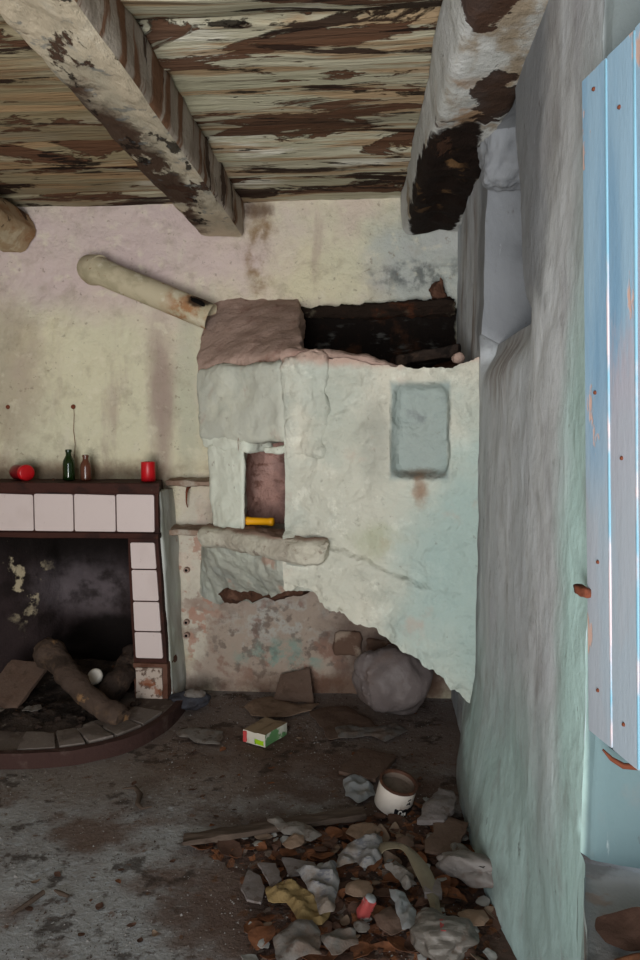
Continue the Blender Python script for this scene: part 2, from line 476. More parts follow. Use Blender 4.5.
M['beam'] = mat('beam_whitewash', (186, 172, 150), [
    NZ((164, 156, 138), 3, .45, .62, .8, st=(1, .4, 1), seed=1),
    NZ((205, 196, 178), 4, .54, .64, .7, st=(1, .4, 1), seed=2),
    NZ((122, 130, 132), 5, .6, .68, .6, st=(1, .6, 1), seed=9),
    NZ((150, 100, 62), 3.4, .56, .62, .85, st=(1, .5, 1), seed=3, peel=.3),
    BL((60, 38, 27), (-1.0, 3.3, 2.66), (.15, .95, .14), .6, 1.1, .95, .9, 5, andn=(6, .41, .46, (1, .5, 1)), peel=.4),
    NZ((66, 42, 30), 3.6, .548, .565, .95, st=(1, .5, 1), seed=4, det=10, peel=.5, rgh=.66),
    NZ((30, 20, 15), 6.0, .61, .63, .9, st=(1, .5, 1), seed=6, det=10, peel=.5, rgh=.66),
    NZ((96, 104, 108), 14, .58, .66, .6, seed=16, det=9),
], bump=.9, bscale=14, bdist=.03, bst=(1, .4, 1), wave=(6, .7, .06, (1, .5, 1)))
M['beam_pole'] = mat('pole_beam_flaking', (168, 146, 116), [NZ((140, 100, 66), 4, .48, .58, .85, st=(1, .5, 1), seed=2), NZ((196, 184, 158), 6, .56, .66, .7, seed=5), NZ((56, 38, 28), 6, .6, .64, .9, seed=7, det=9)], bump=.8, bscale=14, bdist=.02)
M['beam_side'] = mat('beam_side_brown_streaks', (150, 138, 126), [
    NZ((172, 162, 150), 5, .46, .62, .8, st=(1, 1, .4), seed=1),
    NZ((112, 76, 52), 9, .50, .58, .9, st=(.4, 1, .12), seed=2),
    NZ((58, 38, 27), 8, .58, .62, .9, st=(1, .9, .3), seed=3, peel=.4),
], bump=.8, bscale=16, bdist=.02)
M['beam_rotten'] = mat('beam_grey_whitewash', (176, 176, 172), [
    NZ((196, 196, 194), 3, .5, .64, .8, st=(1, .5, 1), seed=1),
    NZ((132, 112, 84), 3, .55, .64, .8, st=(1, .7, 1), seed=2),
    BL((148, 116, 84), (.30, 2.62, 2.66), (.14, .26, .12), .6, 1.1, .9, .6, 6, andn=(4, .4, .52)),
    BL((60, 38, 28), (.26, 2.0, 2.66), (.08, .15, .2), .9, 1.0, .95, 1.3, 9, peel=.4),
    BL((52, 34, 26), (.37, 2.6, 2.66), (.08, .22, .2), .9, 1.0, .95, 1.3, 9, peel=.4),
    BL((32, 22, 17), (.28, 3.65, 2.62), (.165, .92, .17), .9, 1.0, 1.0, .38, 7, peel=.5),
    BL((104, 78, 52), (.25, 3.4, 2.62), (.15, .6, .13), .6, 1.0, .8, .5, 6, andn=(8, .58, .64)),
    NZ((70, 48, 36), 5, .63, .67, .8, st=(1, .5, 1), seed=5, peel=.4),
], bump=.8, bscale=14, bdist=.02)

M['floor'] = mat('dirty_screed', (150, 150, 150), [
    NZ((122, 116, 113), 2.0, .45, .62, .8, seed=1),
    NZ((164, 168, 172), 34, .56, .68, .8, seed=2, det=8),
    NZ((82, 72, 67), 26, .56, .68, .85, seed=3, det=8),
    BL((116, 100, 92), (-.2, 3.8, 0), (1.5, .75, .5), .5, 1.25, .9, .6, 2.5),
    BL((116, 102, 92), (-1.3, 3.2, 0), (.8, .35, .5), .3, 1.25, .7, .7, 3),
    NZ((100, 80, 70), 1.6, .48, .60, .85, seed=4, det=9),
    BL((90, 72, 62), (-.3, 3.0, 0), (.9, .5, .5), .3, 1.2, .8, .9, 3, andn=(4, .40, .56)),
    BL((84, 66, 58), (.1, 2.5, 0), (.75, .8, .5), .6, 1.15, .95, .6, 3),
    NZ((60, 50, 44), 7, .56, .64, .8, seed=6, det=9),
    NZ((96, 66, 46), 16, .62, .68, .7, seed=16, det=9),
    NZ((190, 190, 188), 60, .655, .70, .8, seed=7),
], bump=1.0, bscale=38, bdist=.014)

M['mulch'] = mat('rotting_leaf_mulch', (70, 50, 41), [
    VO([(78, 58, 50), (118, 80, 60), (64, 48, 42), (98, 72, 60), (138, 90, 62), (86, 66, 58), (122, 106, 96), (106, 70, 52), (72, 56, 50)], 42, .9, (1, 1, 1)),
    NZ((46, 36, 32), 9, .5, .66, .7, seed=2), NZ((92, 86, 82), 5, .58, .72, .5, seed=4),
    NZ((120, 66, 40), 20, .62, .7, .6, seed=3)], bump=1.0, bscale=40, bdist=.03)
M['leafA'] = mat('rust_brown_leaf', (112, 72, 50), [NZ((70, 46, 34), 14, .45, .65, .8)], bump=.4, bscale=60)
M['leafB'] = mat('dark_brown_leaf', (84, 62, 52), [NZ((64, 44, 36), 14, .45, .65, .8)], bump=.4, bscale=60)
M['leafC'] = mat('grey_tan_leaf', (112, 94, 80), [NZ((104, 84, 70), 14, .45, .65, .8)], bump=.4, bscale=60)
M['grit'] = mat('pale_grit', (138, 134, 130), [], bump=0)
M['gritd'] = mat('dark_grit', (58, 48, 42), [], bump=0)
M['flake'] = mat('fallen_paint_flake', (140, 138, 134), [NZ((140, 134, 128), 12, .45, .65, .8)], bump=.3)

def paper(name, c, dirt=(104, 88, 78), a=.75):
    return mat(name, c, [NZ(dirt, 11, .46, .62, a, seed=len(name)), NZ((74, 58, 48), 22, .56, .66, a, seed=len(name) + 2), NZ((c[0] * 1.12, c[1] * 1.12, c[2] * 1.12), 16, .58, .66, .6, seed=len(name) + 5)], bump=.6, bscale=40, rough=.85)
M['paper'] = paper('dirty_white_paper', (116, 110, 105))
M['paper_grey'] = paper('grey_paper', (102, 97, 93))
M['news'] = mat('printed_paper', (122, 119, 118), [NZ((88, 88, 94), 26, .54, .60, .8, seed=1, st=(1, 2.5, 1)), NZ((110, 96, 84), 9, .48, .62, .8, seed=2)], bump=.5)
M['yellow_cloth'] = paper('yellowed_wrapper', (124, 104, 70), (120, 100, 66))
M['card'] = paper('brown_cardboard', (132, 110, 94), (104, 84, 70), .5)
M['card_dark'] = paper('dark_cardboard', (96, 78, 68), (88, 68, 58), .5)
M['stripe'] = mat('striped_bag_plastic', (84, 78, 72), [NZ((112, 106, 100), 5, .52, .56, .8, st=(1, 9, 9)), NZ((86, 70, 60), 16, .56, .66, .7, seed=3)], rough=.5, spec=.35, bump=.5)
M['packet'] = mat('packet_plastic', (114, 107, 103), [NZ((102, 90, 84), 14, .50, .64, .8), NZ((142, 136, 132), 20, .58, .66, .6, seed=3)], rough=.5, spec=.35, bump=.6)
M['slab'] = paper('grey_tile_fragment', (112, 104, 102), (100, 90, 84), .6)
M['plast'] = mat('cloudy_plastic', (140, 142, 144), [NZ((130, 124, 118), 8, .5, .66, .6)], rough=.35, spec=.5, bump=.4, trans=.25)
M['plast_olive'] = mat('olive_plastic_strip', (106, 96, 78), [NZ((84, 74, 60), 8, .5, .66, .6)], rough=.4, spec=.4, bump=.3)
M['bag'] = mat('grey_sack_plastic', (108, 98, 96), [NZ((128, 118, 116), 5, .5, .66, .7), NZ((100, 84, 78), 6, .52, .68, .6, seed=2)], rough=.5, spec=.35, bump=.5, bscale=14, bdist=.02)
M['wood_old'] = mat('weathered_board', (76, 64, 56), [NZ((98, 84, 74), 8, .5, .66, .7, st=(.15, 2, 2)), NZ((52, 40, 34), 10, .55, .7, .7, st=(.15, 2, 2), seed=2)], bump=.6, bscale=20, bst=(.15, 2, 2))
M['log'] = mat('half_burnt_log', (78, 64, 56), [
    NZ((112, 90, 72), 7, .5, .66, .8, seed=1), NZ((54, 44, 38), 6, .5, .64, .9, seed=2), NZ((160, 122, 84), 9, .62, .7, .7, seed=3),
    NZ((34, 28, 25), 14, .6, .7, .8, seed=4)], bump=.9, bscale=24, bdist=.02)
M['char'] = mat('charred_wood', (52, 42, 37), [NZ((88, 70, 58), 9, .52, .66, .7), NZ((24, 20, 18), 12, .52, .64, .8, seed=2)], bump=.9, bscale=26, bdist=.02)
M['ash'] = mat('ash_and_char', (66, 56, 50), [NZ((40, 34, 31), 7, .46, .6, .9), NZ((118, 108, 100), 16, .6, .7, .8, seed=2), NZ((110, 74, 50), 20, .64, .72, .7, seed=3)], bump=1, bscale=50, bdist=.02)
M['hearth'] = mat('dusty_hearth_cement', (104, 94, 88), [NZ((80, 68, 62), 4, .46, .62, .8), NZ((128, 118, 112), 9, .56, .68, .7, seed=2), NZ((48, 40, 36), 12, .6, .7, .8, seed=3)], bump=.7, bscale=30)
M['hearth_rim'] = mat('maroon_rim_paint', (66, 47, 43), [NZ((94, 78, 72), 8, .52, .68, .7), NZ((46, 32, 30), 6, .55, .7, .8, seed=2)], bump=.6, bscale=30)
M['paver'] = mat('hearth_pavers', (118, 108, 102), [NZ((92, 82, 76), 6, .48, .64, .8), NZ((136, 128, 122), 18, .6, .7, .6, seed=2)], bump=.5, bscale=40)
M['firebox'] = mat('sooty_firebox_lining', (52, 42, 42), [
    BL((108, 98, 101), (-1.84, 4.5, .60), (.34, .5, .27), .3, 1.2, .85, .5, 4),
    NZ((34, 27, 25), 4, .5, .66, .8, seed=1),
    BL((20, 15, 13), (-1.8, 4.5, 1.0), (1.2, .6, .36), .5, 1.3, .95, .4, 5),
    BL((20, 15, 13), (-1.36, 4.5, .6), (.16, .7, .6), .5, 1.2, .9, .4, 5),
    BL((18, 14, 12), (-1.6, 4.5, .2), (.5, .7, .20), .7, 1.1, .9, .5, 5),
    BL((196, 180, 150), (-2.14, 4.3, .72), (.14, .6, .36), .4, 1.1, .8, .8, 8, andn=(7, .54, .6), peel=.4),
], bump=.7, bscale=18, bdist=.02)
M['maroon'] = mat('dark_brown_frame_paint', (62, 36, 30), [NZ((40, 26, 23), 8, .5, .66, .8), NZ((150, 140, 126), 40, .7, .76, .7, seed=2), NZ((96, 60, 44), 14, .62, .72, .6, seed=3)], bump=.4, bscale=30, rough=.7)
M['tile'] = mat('cream_glazed_tile', (206, 190, 186), [NZ((192, 175, 170), 3, .5, .7, .6), NZ((168, 146, 138), 30, .66, .74, .5, seed=2)], rough=.3, spec=.45, bump=.05)
M['grout'] = mat('black_grout', (58, 44, 40), [NZ((90, 70, 62), 20, .55, .7, .6)], bump=.4)
M['rust_panel'] = mat('rust_spotted_panel', (178, 162, 150), [NZ((92, 72, 62), 26, .5, .58, .9), NZ((128, 72, 44), 10, .58, .68, .8, seed=2)], bump=.4, bscale=50)
M['rust_edge'] = mat('rusted_edge', (100, 70, 58), [NZ((80, 50, 38), 12, .5, .66, .8)], bump=.5)
M['pier'] = mat('pale_blue_pier_plaster', (188, 190, 184), [NZ((190, 196, 184), 4, .48, .64, .8), NZ((140, 138, 134), 6, .54, .7, .6, st=(1, 1, .3), seed=2), NZ((150, 112, 92), 9, .64, .72, .5, seed=3)], bump=.5, bscale=18)
M['pipe'] = mat('stovepipe_old_paint', (184, 172, 146), [
    NZ((158, 148, 122), 6, .48, .64, .8), NZ((202, 194, 172), 9, .55, .68, .7, seed=2),
    BL((150, 96, 52), (-1.02, 4.16, 2.22), (.22, .2, .2), .3, 1.2, .85, .6, 9, andn=(9, .42, .58)),
    BL((40, 28, 20), (-1.0, 4.1, 2.26), (.09, .1, .045), .6, 1.1, .9, .7, 12),
    NZ((128, 84, 50), 22, .64, .7, .8, seed=3)], bump=.5, bscale=24, rough=.7)
M['hole'] = mat('black_soot', (14, 11, 10), [], bump=0)
M['green_glass'] = mat('green_bottle_glass', (34, 58, 22), [], rough=.08, spec=.6, bump=0, trans=.55)
M['brown_glass'] = mat('brown_bottle_glaze', (92, 54, 40), [], rough=.18, spec=.55, bump=0)
M['red_wax'] = mat('red_candle_wax', (186, 20, 28), [NZ((150, 14, 24), 8, .5, .7, .5)], rough=.35, spec=.45, bump=.1)
M['dark_red'] = mat('dark_red_plastic', (112, 18, 24), [NZ((80, 14, 18), 8, .5, .7, .5)], rough=.35, spec=.45, bump=.1)
M['yellow'] = mat('yellow_plastic', (226, 160, 16), [NZ((200, 128, 12), 14, .52, .68, .6)], rough=.5, spec=.35, bump=.1)
M['rust'] = mat('rusty_iron', (112, 62, 44), [NZ((70, 42, 34), 20, .5, .66, .8)], bump=.5, bscale=50)
M['black'] = mat('black_rubber', (30, 28, 28), [], bump=.1)
M['white_plastic'] = mat('white_lid_plastic', (226, 218, 208), [NZ((190, 176, 160), 10, .55, .7, .6)], rough=.5, bump=.1)
M['shutter'] = mat('pale_blue_shutter_paint', (140, 168, 188), [
    NZ((108, 144, 172), 5, .46, .64, .8, st=(1, 1, .15), seed=1),
    NZ((150, 176, 194), 7, .54, .66, .7, st=(1, 1, .12), seed=2),
    NZ((166, 156, 164), 4.5, .52, .60, .8, st=(1, 1, .25), seed=3),
    BL((156, 164, 172), (.44, 1.3, 1.1), (.3, .5, .5), .4, 1.3, .85, .5, 4),
    NZ((196, 158, 142), 10, .60, .63, .9, st=(1, 1, .4), seed=5, peel=.3),
], rough=.6, spec=.3, bump=.25, bscale=20, bst=(1, 1, .2))
M['bead'] = mat('light_blue_bead_paint', (128, 172, 192), [NZ((222, 196, 196), 5, .58, .64, .8, st=(1, 1, .3), seed=3)], rough=.5, bump=.1)
M['tin'] = mat('tin_white_label', (196, 186, 176), [NZ((150, 128, 112), 9, .55, .68, .6), NZ((108, 62, 40), 8, .62, .7, .85, st=(1, 1, .4), seed=3)], rough=.55, bump=.2)
M['tin_rim'] = mat('tin_rusty_rim', (74, 50, 40), [NZ((110, 72, 52), 20, .5, .66, .8)], rough=.5, metal=.3, bump=.3)
M['tin_in'] = mat('tin_inside', (104, 90, 80), [NZ((70, 56, 48), 12, .5, .66, .8)], bump=.3)
M['ink'] = mat('black_print', (24, 22, 24), [], rough=.6, bump=0)
M['print_white'] = mat('white_print', (200, 194, 186), [], rough=.6, bump=0)
M['carton_top'] = mat('dusty_carton_top', (142, 122, 98), [NZ((110, 92, 74), 12, .5, .66, .7)], bump=.2)
M['carton_side'] = mat('white_green_carton', (196, 196, 180), [NZ((74, 128, 70), 9, .48, .54, .9, seed=2), NZ((120, 150, 104), 14, .56, .62, .7, seed=4)], bump=.1)
M['carton_end'] = mat('carton_end_print', (200, 192, 178), [NZ((160, 150, 134), 9, .55, .68, .6)], bump=.1)
M['carton_red'] = mat('carton_red_print', (186, 70, 70), [], bump=0)
M['carton_lime'] = mat('carton_lime_print', (150, 190, 30), [NZ((60, 120, 30), 30, .55, .62, .8)], bump=0)
M['red_print'] = mat('red_can_print', (140, 62, 60), [NZ((150, 142, 138), 14, .54, .58, .9)], rough=.4, bump=.1)
M['cloth_blue'] = mat('dark_blue_grey_cloth', (62, 62, 68), [NZ((48, 44, 46), 9, .5, .66, .8)], bump=.6)
M['stone_sill'] = mat('grey_stone_sill', (150, 147, 144), [NZ((104, 98, 94), 6, .48, .64, .8), NZ((150, 120, 104), 10, .6, .7, .6, seed=2), NZ((160, 176, 174), 5, .55, .7, .7, seed=3)], bump=.6, bscale=30)

# ------------------------------------------------------------------ the setting
XW, YB, ZC = 0.42, 4.30, 2.86

def back_wall():
    bm = bmesh.new()
    x0, x1, z0, z1, st = -3.25, 0.62, -0.02, 3.0, 0.04
    hx0, hx1, hz = -2.53, -1.41, 0.96      # hole of the firebox
    nx = int(round((x1 - x0) / st)); nz = int(round((z1 - z0) / st))
    vd = {}
    def gv(i, j):
        if (i, j) not in vd:
            x = x0 + i * st; z = z0 + j * st
            y = YB + .022 * fn((x, 0, z), 1.3, 2) + .006 * fn((x, 1, z), 7, 5)
            # soft swelling of the chimney breast above the mantel
            y -= .035 * sm(-1.12, -1.30, x) * sm(2.6, 2.0, z) * sm(.9, 1.2, z)
            vd[(i, j)] = bm.verts.new((x, y, z))
        return vd[(i, j)]
    for i in range(nx):
        for j in range(nz):
            cx = x0 + (i + .5) * st; cz = z0 + (j + .5) * st
            if hx0 < cx < hx1 and cz < hz: continue
            bm.faces.new((gv(i, j), gv(i + 1, j), gv(i + 1, j + 1), gv(i, j + 1)))
    o = obj('wall_back', bm, M['wall_back']); tag(o, kind='structure')
    return o
back_wall()

def right_wall():
    bm = bmesh.new()
    ny0, ny1, nzb, nzt = 2.24, 3.12, 1.90, 2.66
    ys = []
    y = 4.36
    while y > 1.54: ys.append(y); y -= .04
    ys += [1.525]
    zs = [-.02 + .04 * k for k in range(77)]
    vd = {}
    def wob(y, z):
        return .012 * fn((0, y, z), 1.5, 3) + .004 * fn((1, y, z), 8, 6)
    def gv(i, j):
        if (i, j) not in vd:
            y, z = ys[i], zs[j]
            x = XW + wob(y, z)
            x -= .075 * sm(.55, .0, z) * sm(2.0, 2.6, y) * sm(3.75, 3.2, y)
            yy = y
            if abs(y - ny0) < .35 and z > nzb:
                yy += .34 * (z - nzb) * sm(.35, .0, abs(y - ny0))
            if ny0 - .1 < y < ny1 + .05 and z <= nzb + .001:
                x += .07 * sm(nzb - .16, nzb, z) * sm(ny0 - .1, ny0 + .25, y)
            vd[(i, j)] = bm.verts.new((x, yy, z))
        return vd[(i, j)]
    def isniche(i, j):
        cy = (ys[i] + ys[i + 1]) / 2; cz = (zs[j] + zs[j + 1]) / 2
        return ny0 < cy < ny1 and nzb < cz < nzt
    for i in range(len(ys) - 1):
        for j in range(len(zs) - 1):
            if isniche(i, j): continue
            bm.faces.new((gv(i, j), gv(i, j + 1), gv(i + 1, j + 1), gv(i + 1, j)))
    # niche lining: extrude the hole's rim outwards
    hole = [e for e in bm.edges if e.is_boundary and all(ny0 - .05 < v.co.y < ny1 + .3 and nzb - .05 < v.co.z < nzt + .05 for v in e.verts)]
    cur = hole
    for k in range(8):
        r = bmesh.ops.extrude_edge_only(bm, edges=cur)
        vs = [g for g in r['geom'] if isinstance(g, bmesh.types.BMVert)]
        for v in vs:
            v.co.x += .045
            v.co.y += .012 * fn(v.co, 9, 2); v.co.z += .010 * fn(v.co, 9, 4)
        cur = [g for g in r['geom'] if isinstance(g, bmesh.types.BMEdge)]
    bmesh.ops.contextual_create(bm, geom=cur)
    # near corner: below the sill the wall swings inwards, above it a splayed reveal
    def strip(plan, z0, z1, n=10):
        nz = max(2, int((z1 - z0) / .06))
        pts = []
        for k in range(len(plan) - 1):
            for q in range(n):
                t = q / n
                pts.append((plan[k][0] * (1 - t) + plan[k + 1][0] * t, plan[k][1] * (1 - t) + plan[k + 1][1] * t))
        pts.append(plan[-1])
        g = [[bm.verts.new((px + wob(py, z0 + (z1 - z0) * j / nz), py + .006 * fn((px * 4, py, j * .06), 3, 1), z0 + (z1 - z0) * j / nz)) for j in range(nz + 1)] for px, py in pts]
        for i in range(len(pts) - 1):
            for j in range(nz):
                bm.faces.new((g[i][j], g[i][j + 1], g[i + 1][j + 1], g[i + 1][j]))
    strip([(XW, 1.525), (.417, 1.48), (.338, 1.2), (.32, .9), (.32, -.5)], -.02, .68)
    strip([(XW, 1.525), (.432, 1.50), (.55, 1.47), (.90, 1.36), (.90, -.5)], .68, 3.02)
    bmesh.ops.remove_doubles(bm, verts=bm.verts[:], dist=.0005)
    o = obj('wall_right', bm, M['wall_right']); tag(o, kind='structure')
    return o
WR = right_wall()

def flat_wall(name, pts, m):
    bm = bmesh.new()
    bm.faces.new([bm.verts.new(p) for p in pts])
    tag(obj(name, bm, m, smooth=False), kind='structure')
flat_wall('wall_left', [(-3.2, -.5, -.02), (-3.2, 4.4, -.02), (-3.2, 4.4, 3.0), (-3.2, -.5, 3.0)], M['wall_back'])
def front_wall():
    bm = bmesh.new()
    for x0, x1, z0, z1 in ((-3.25, -1.7, -.02, 3.0), (.35, 1.0, -.02, 3.0), (-1.7, .35, 2.5, 3.0)):
        bm.faces.new([bm.verts.new(p) for p in ((x0, -.5, z0), (x1, -.5, z0), (x1, -.5, z1), (x0, -.5, z1))])
    tag(obj('wall_front', bm, M['wall_back'], smooth=False), kind='structure')
front_wall()

def floor_h(x, y):
    return .006 * fn((x, y, 0), 2.2, 4)
def floor():
    bm = bmesh.new()
    nx, ny = 100, 130
    g = [[bm.verts.new((-3.3 + 4.3 * i / nx, -.6 + 5.2 * j / ny, floor_h(-3.3 + 4.3 * i / nx, -.6 + 5.2 * j / ny) - .004)) for j in range(ny + 1)] for i in range(nx + 1)]
    for i in range(nx):
        for j in range(ny):
            bm.faces.new((g[i][j], g[i + 1][j], g[i + 1][j + 1], g[i][j + 1]))
    tag(obj('floor', bm, M['floor']), kind='structure')
floor()

def ceiling():
    bm = bmesh.new()
    edges = [4.42, 4.12, 3.86, 3.62, 3.44, 3.20, 2.98, 2.74, 2.50, 2.27, 2.02, 1.76, 1.5, 1.2, .9, .6, .3, 0, -.3, -.6]
    rnd = random.Random(3)
    for a, b in zip(edges, edges[1:]):
        z = ZC + rnd.uniform(-.016, .014); tl = rnd.uniform(-.03, .03)
        nx, ny = 90, 6
        w = rnd.uniform(.014, .032)
        g = []
        for i in range(nx + 1):
            x = -3.25 + 4.3 * i / nx
            row = []
            off = .008 * fn((x, a, 0), 2.0, 1)
            for j in range(ny + 1):
                t = j / ny
                y = a - w + (b - a + w) * t + off
                zz = z + tl * (t - .5) * 2 + .007 * fn((x, y * 3, a), 2.5, 8) - (.004 if 0 < j < ny else 0)
                row.append(bm.verts.new((x, y, zz)))
            g.append(row)
        for i in range(nx):
            for j in range(ny):
                bm.faces.new((g[i][j], g[i][j + 1], g[i + 1][j + 1], g[i + 1][j]))
            for j in (0, ny):
                u = [bm.verts.new(g[i][j].co + V((0, 0, .06))), bm.verts.new(g[i + 1][j].co + V((0, 0, .06)))]
                bm.faces.new((g[i][j], g[i + 1][j], u[1], u[0]))
    # underside of the roof fill above the boards
    bm.faces.new([bm.verts.new(p) for p in ((-3.25, -.6, ZC + .06), (1.05, -.6, ZC + .06), (1.05, 4.45, ZC + .06), (-3.25, 4.45, ZC + .06))])
    tag(obj('ceiling', bm, M['ceiling']), kind='structure')
ceiling()

# ------------------------------------------------------------------ beams
def beam(name, sect, y0, y1, mats, label, rot=None, seed=0, n=70, cut=None, amp=.012):
    """sect(y) -> list of (x,z) corners; subdivided ring loft along y"""
    bm = bmesh.new()
    sub = 8
    rings = []
    for k in range(n + 1):
        y = y0 + (y1 - y0) * k / n
        c = sect(y)
        ring = []
        for a in range(len(c)):
            p, q = c[a], c[(a + 1) % len(c)]
            for s in range(sub):
                t = s / sub
                # ease towards the corners for a soft arris
                x = p[0] + (q[0] - p[0]) * t; z = p[1] + (q[1] - p[1]) * t
                cx = sum(u[0] for u in c) / len(c); cz = sum(u[1] for u in c) / len(c)
                if s == 0: x += (cx - x) * .07; z += (cz - z) * .07
                d = V((x - cx, 0, z - cz)).normalized()
                w = amp * fn((x, y, z), 3.2, seed) + amp * .45 * fn((x, y, z), 14, seed + 4)
                if cut: w -= cut(x, y, z)
                ring.append(bm.verts.new((x + d.x * w, y, z + d.z * w)))
        rings.append(ring)
    N = len(rings[0])
    for r0, r1 in zip(rings, rings[1:]):
        for k in range(N):
            f = bm.faces.new((r0[k], r0[(k + 1) % N], r1[(k + 1) % N], r1[k]))
            f.material_index = 1 if (len(mats) > 1 and k // sub == 1) else 0
    bm.faces.new(rings[0]); bm.faces.new(rings[-1])
    o = obj(name, bm, mats)
    tag(o, label, 'ceiling beam', kind='thing')
    return o
# corners ordered: bottom-left, bottom-right, top-right, top-left  (edge 1 = right face)
beam('ceiling_beam', lambda y: [(-1.03, 2.655), (-.775, 2.64), (-.78, ZC), (-1.04, ZC)], -.45, 4.27, [M['beam'], M['beam_side']],
     'long whitewashed ceiling beam with brown peeling patches ending above the stove pipe', seed=1)
def rot_cut(x, y, z):
    a = sm(2.72, 2.80, y + .06 * fn((x, y, z), 5, 3)) * sm(2.80, 2.67, z) * sm(.17, .24, x)
    return a * (.006 + .05 * abs(fn((x, y, z), 8, 5)))
beam('ceiling_beam', lambda y: [(.225 - .038 * (y - 1.9), 2.635), (.45, 2.635), (.45, ZC), (.195 - .038 * (y - 1.9), ZC)], -.45, 4.27, [M['beam_rotten']],
     'rotten ceiling beam lying along the right wall, its underside dark and hollowed', seed=5, cut=rot_cut, n=120)
def log_sect(y):
    return [(-2.13 + .14 * math.cos(a), 2.70 + .135 * math.sin(a)) for a in [math.pi * 2 * k / 6 - 2.2 for k in range(6)]]
beam('ceiling_beam', log_sect, -.45, 4.27, [M['beam_pole']], 'rounded pole-like ceiling beam in the far corner of the ceiling above the fireplace', seed=9)
# crumbling plaster packed under the rotten beam at the head of the niche
obj('plaster_lump', hexa([(.40, 3.0, 2.50), (.58, 3.0, 2.50), (.58, 3.12, 2.50), (.40, 3.12, 2.50), (.37, 2.80, 2.80), (.60, 2.80, 2.80), (.60, 3.12, 2.80), (.37, 3.12, 2.80)],
        n=30, rnd=.5, amp=.03, sc=6, seed=2, amp2=.008, sc2=22), M['wall_right'], WR)

# ------------------------------------------------------------------ masonry corner oven
oven = thing('masonry_oven', (-.3, 3.6, 0), 'pale plastered masonry corner oven with arched base and broken-open top', 'oven')
def bend(bm, x0, w, d):
    for v in bm.verts: v.co.y -= d * math.exp(-((v.co.x - x0) / w) ** 2)
    return bm
def part(name, bm, m):
    return into(obj(name, bm, m), oven)

Mn = V((-.264, -.964, 0)).normalized()
def face_disp(p, u, v):
    x, z = p.x, p.z
    # sunk rounded panel
    wq = .012 * fn((x, 0, z), 7, 1)
    ax, az = abs((x + wq - .174) / .122), abs((z + wq - 1.545) / .205)
    rr = (ax ** 6 + az ** 8) ** (1 / 7)
    d = -.07 * sm(1.06, .84, rr)
    d += .016 * fn(p, 3.0, 4) + .005 * fn(p, 16, 2)
    # flaked step that runs down across the face
    zl = 1.015 - .32 * (x + .28) + .03 * fn((x, 0, 0), 8, 3)
    d += .032 * sm(zl + .010, zl - .010, z) * sm(.5, .0, x)
    # torn lower edge
    if v > .9: d -= .03 * (v - .9) * 10 * (.6 + fn(p, 14, 8))
    q = p + Mn * d
    if v > .985: q.z += .03 * fn((x, 0, 0), 18, 2)
    if v < .01: q.z += .014 * fn((x, 0, 0), 20, 5)
    return q
tops = [(-.447, 3.507, 1.87), (-.326, 3.474, 1.885), (-.231, 3.448, 1.88), (-.093, 3.41, 1.862), (.064, 3.367, 1.83), (.216, 3.326, 1.822), (.321, 3.297, 1.832), (.43, 3.267, 1.862)]
bots = [(-.45, 3.508, .80), (-.327, 3.475, .782), (-.23, 3.448, .722), (-.089, 3.409, .660), (.095, 3.359, .574), (.229, 3.322, .483), (.338, 3.292, .395), (.43, 3.268, .33)]
mids = [tuple(a * .5 + b * .5 for a, b in zip(t, q)) for t, q in zip(tops, bots)]
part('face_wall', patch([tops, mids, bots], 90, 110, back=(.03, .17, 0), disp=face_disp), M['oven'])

T = V((.762, -.647, 0)); Nd = V((-.647, -.762, 0))
A0 = V((-.95, 3.95, 0))
def D(s, out, z):
    """point on the slanting front of the oven: s metres along it, `out` metres proud of it"""
    p = A0 + T * s + Nd * out
    return (p.x, p.y, z)
# hood: sloping mortar top, grey front block, lumpy corner
part('hood_slope', hexa([D(-.04, .0, 1.80), (-.36, 3.52, 1.80), (-.43, 4.34, 2.18), (-.97, 4.34, 2.18),
                         D(-.045, .012, 1.90), (-.37, 3.50, 1.925), (-.47, 4.34, 2.33), (-1.0, 4.34, 2.33)], n=26, rnd=.25, amp=.016, sc=5, seed=3, amp2=.007, sc2=22), M['dust_pink'])
part('hood_front', hexa([D(-.02, .015, 1.50), D(.67, .01, 1.482), D(.62, -.18, 1.482), D(.0, -.22, 1.50),
                         D(-.055, .03, 1.885), D(.66, .02, 1.875), D(.62, -.18, 1.875), D(.0, -.22, 1.885)], n=26, rnd=.30, amp=.020, sc=4.5, seed=6, amp2=.005), M['oven_grey'])
part('hood_lip', hexa([D(-.01, .0, 1.445), D(.36, .0, 1.435), D(.36, -.2, 1.435), D(.0, -.2, 1.445),
                       D(-.035, .018, 1.56), D(.37, .012, 1.50), D(.36, -.2, 1.50), D(.0, -.2, 1.56)], n=18, rnd=.6, amp=.016, sc=8, seed=8), M['oven_white'])
part('hood_corner', hexa([(-.455, 3.475, 1.405), (-.25, 3.44, 1.415), (-.25, 3.56, 1.415), (-.44, 3.60, 1.405),
                          (-.468, 3.468, 1.90), (-.245, 3.436, 1.90), (-.25, 3.56, 1.90), (-.44, 3.60, 1.90)], n=26, rnd=.45, amp=.036, sc=6, seed=1, amp2=.009, sc2=22), M['oven'])
part('side_block', hexa([D(.06, .0, 1.03), D(.352, .0, 1.03), (-.715, 3.95, 1.03), (-.87, 4.1, 1.03),
                         D(.04, .012, 1.48), D(.36, .006, 1.48), (-.715, 3.95, 1.48), (-.87, 4.1, 1.48)], n=20, rnd=.32, amp=.014, sc=7, seed=12), M['oven_white'])
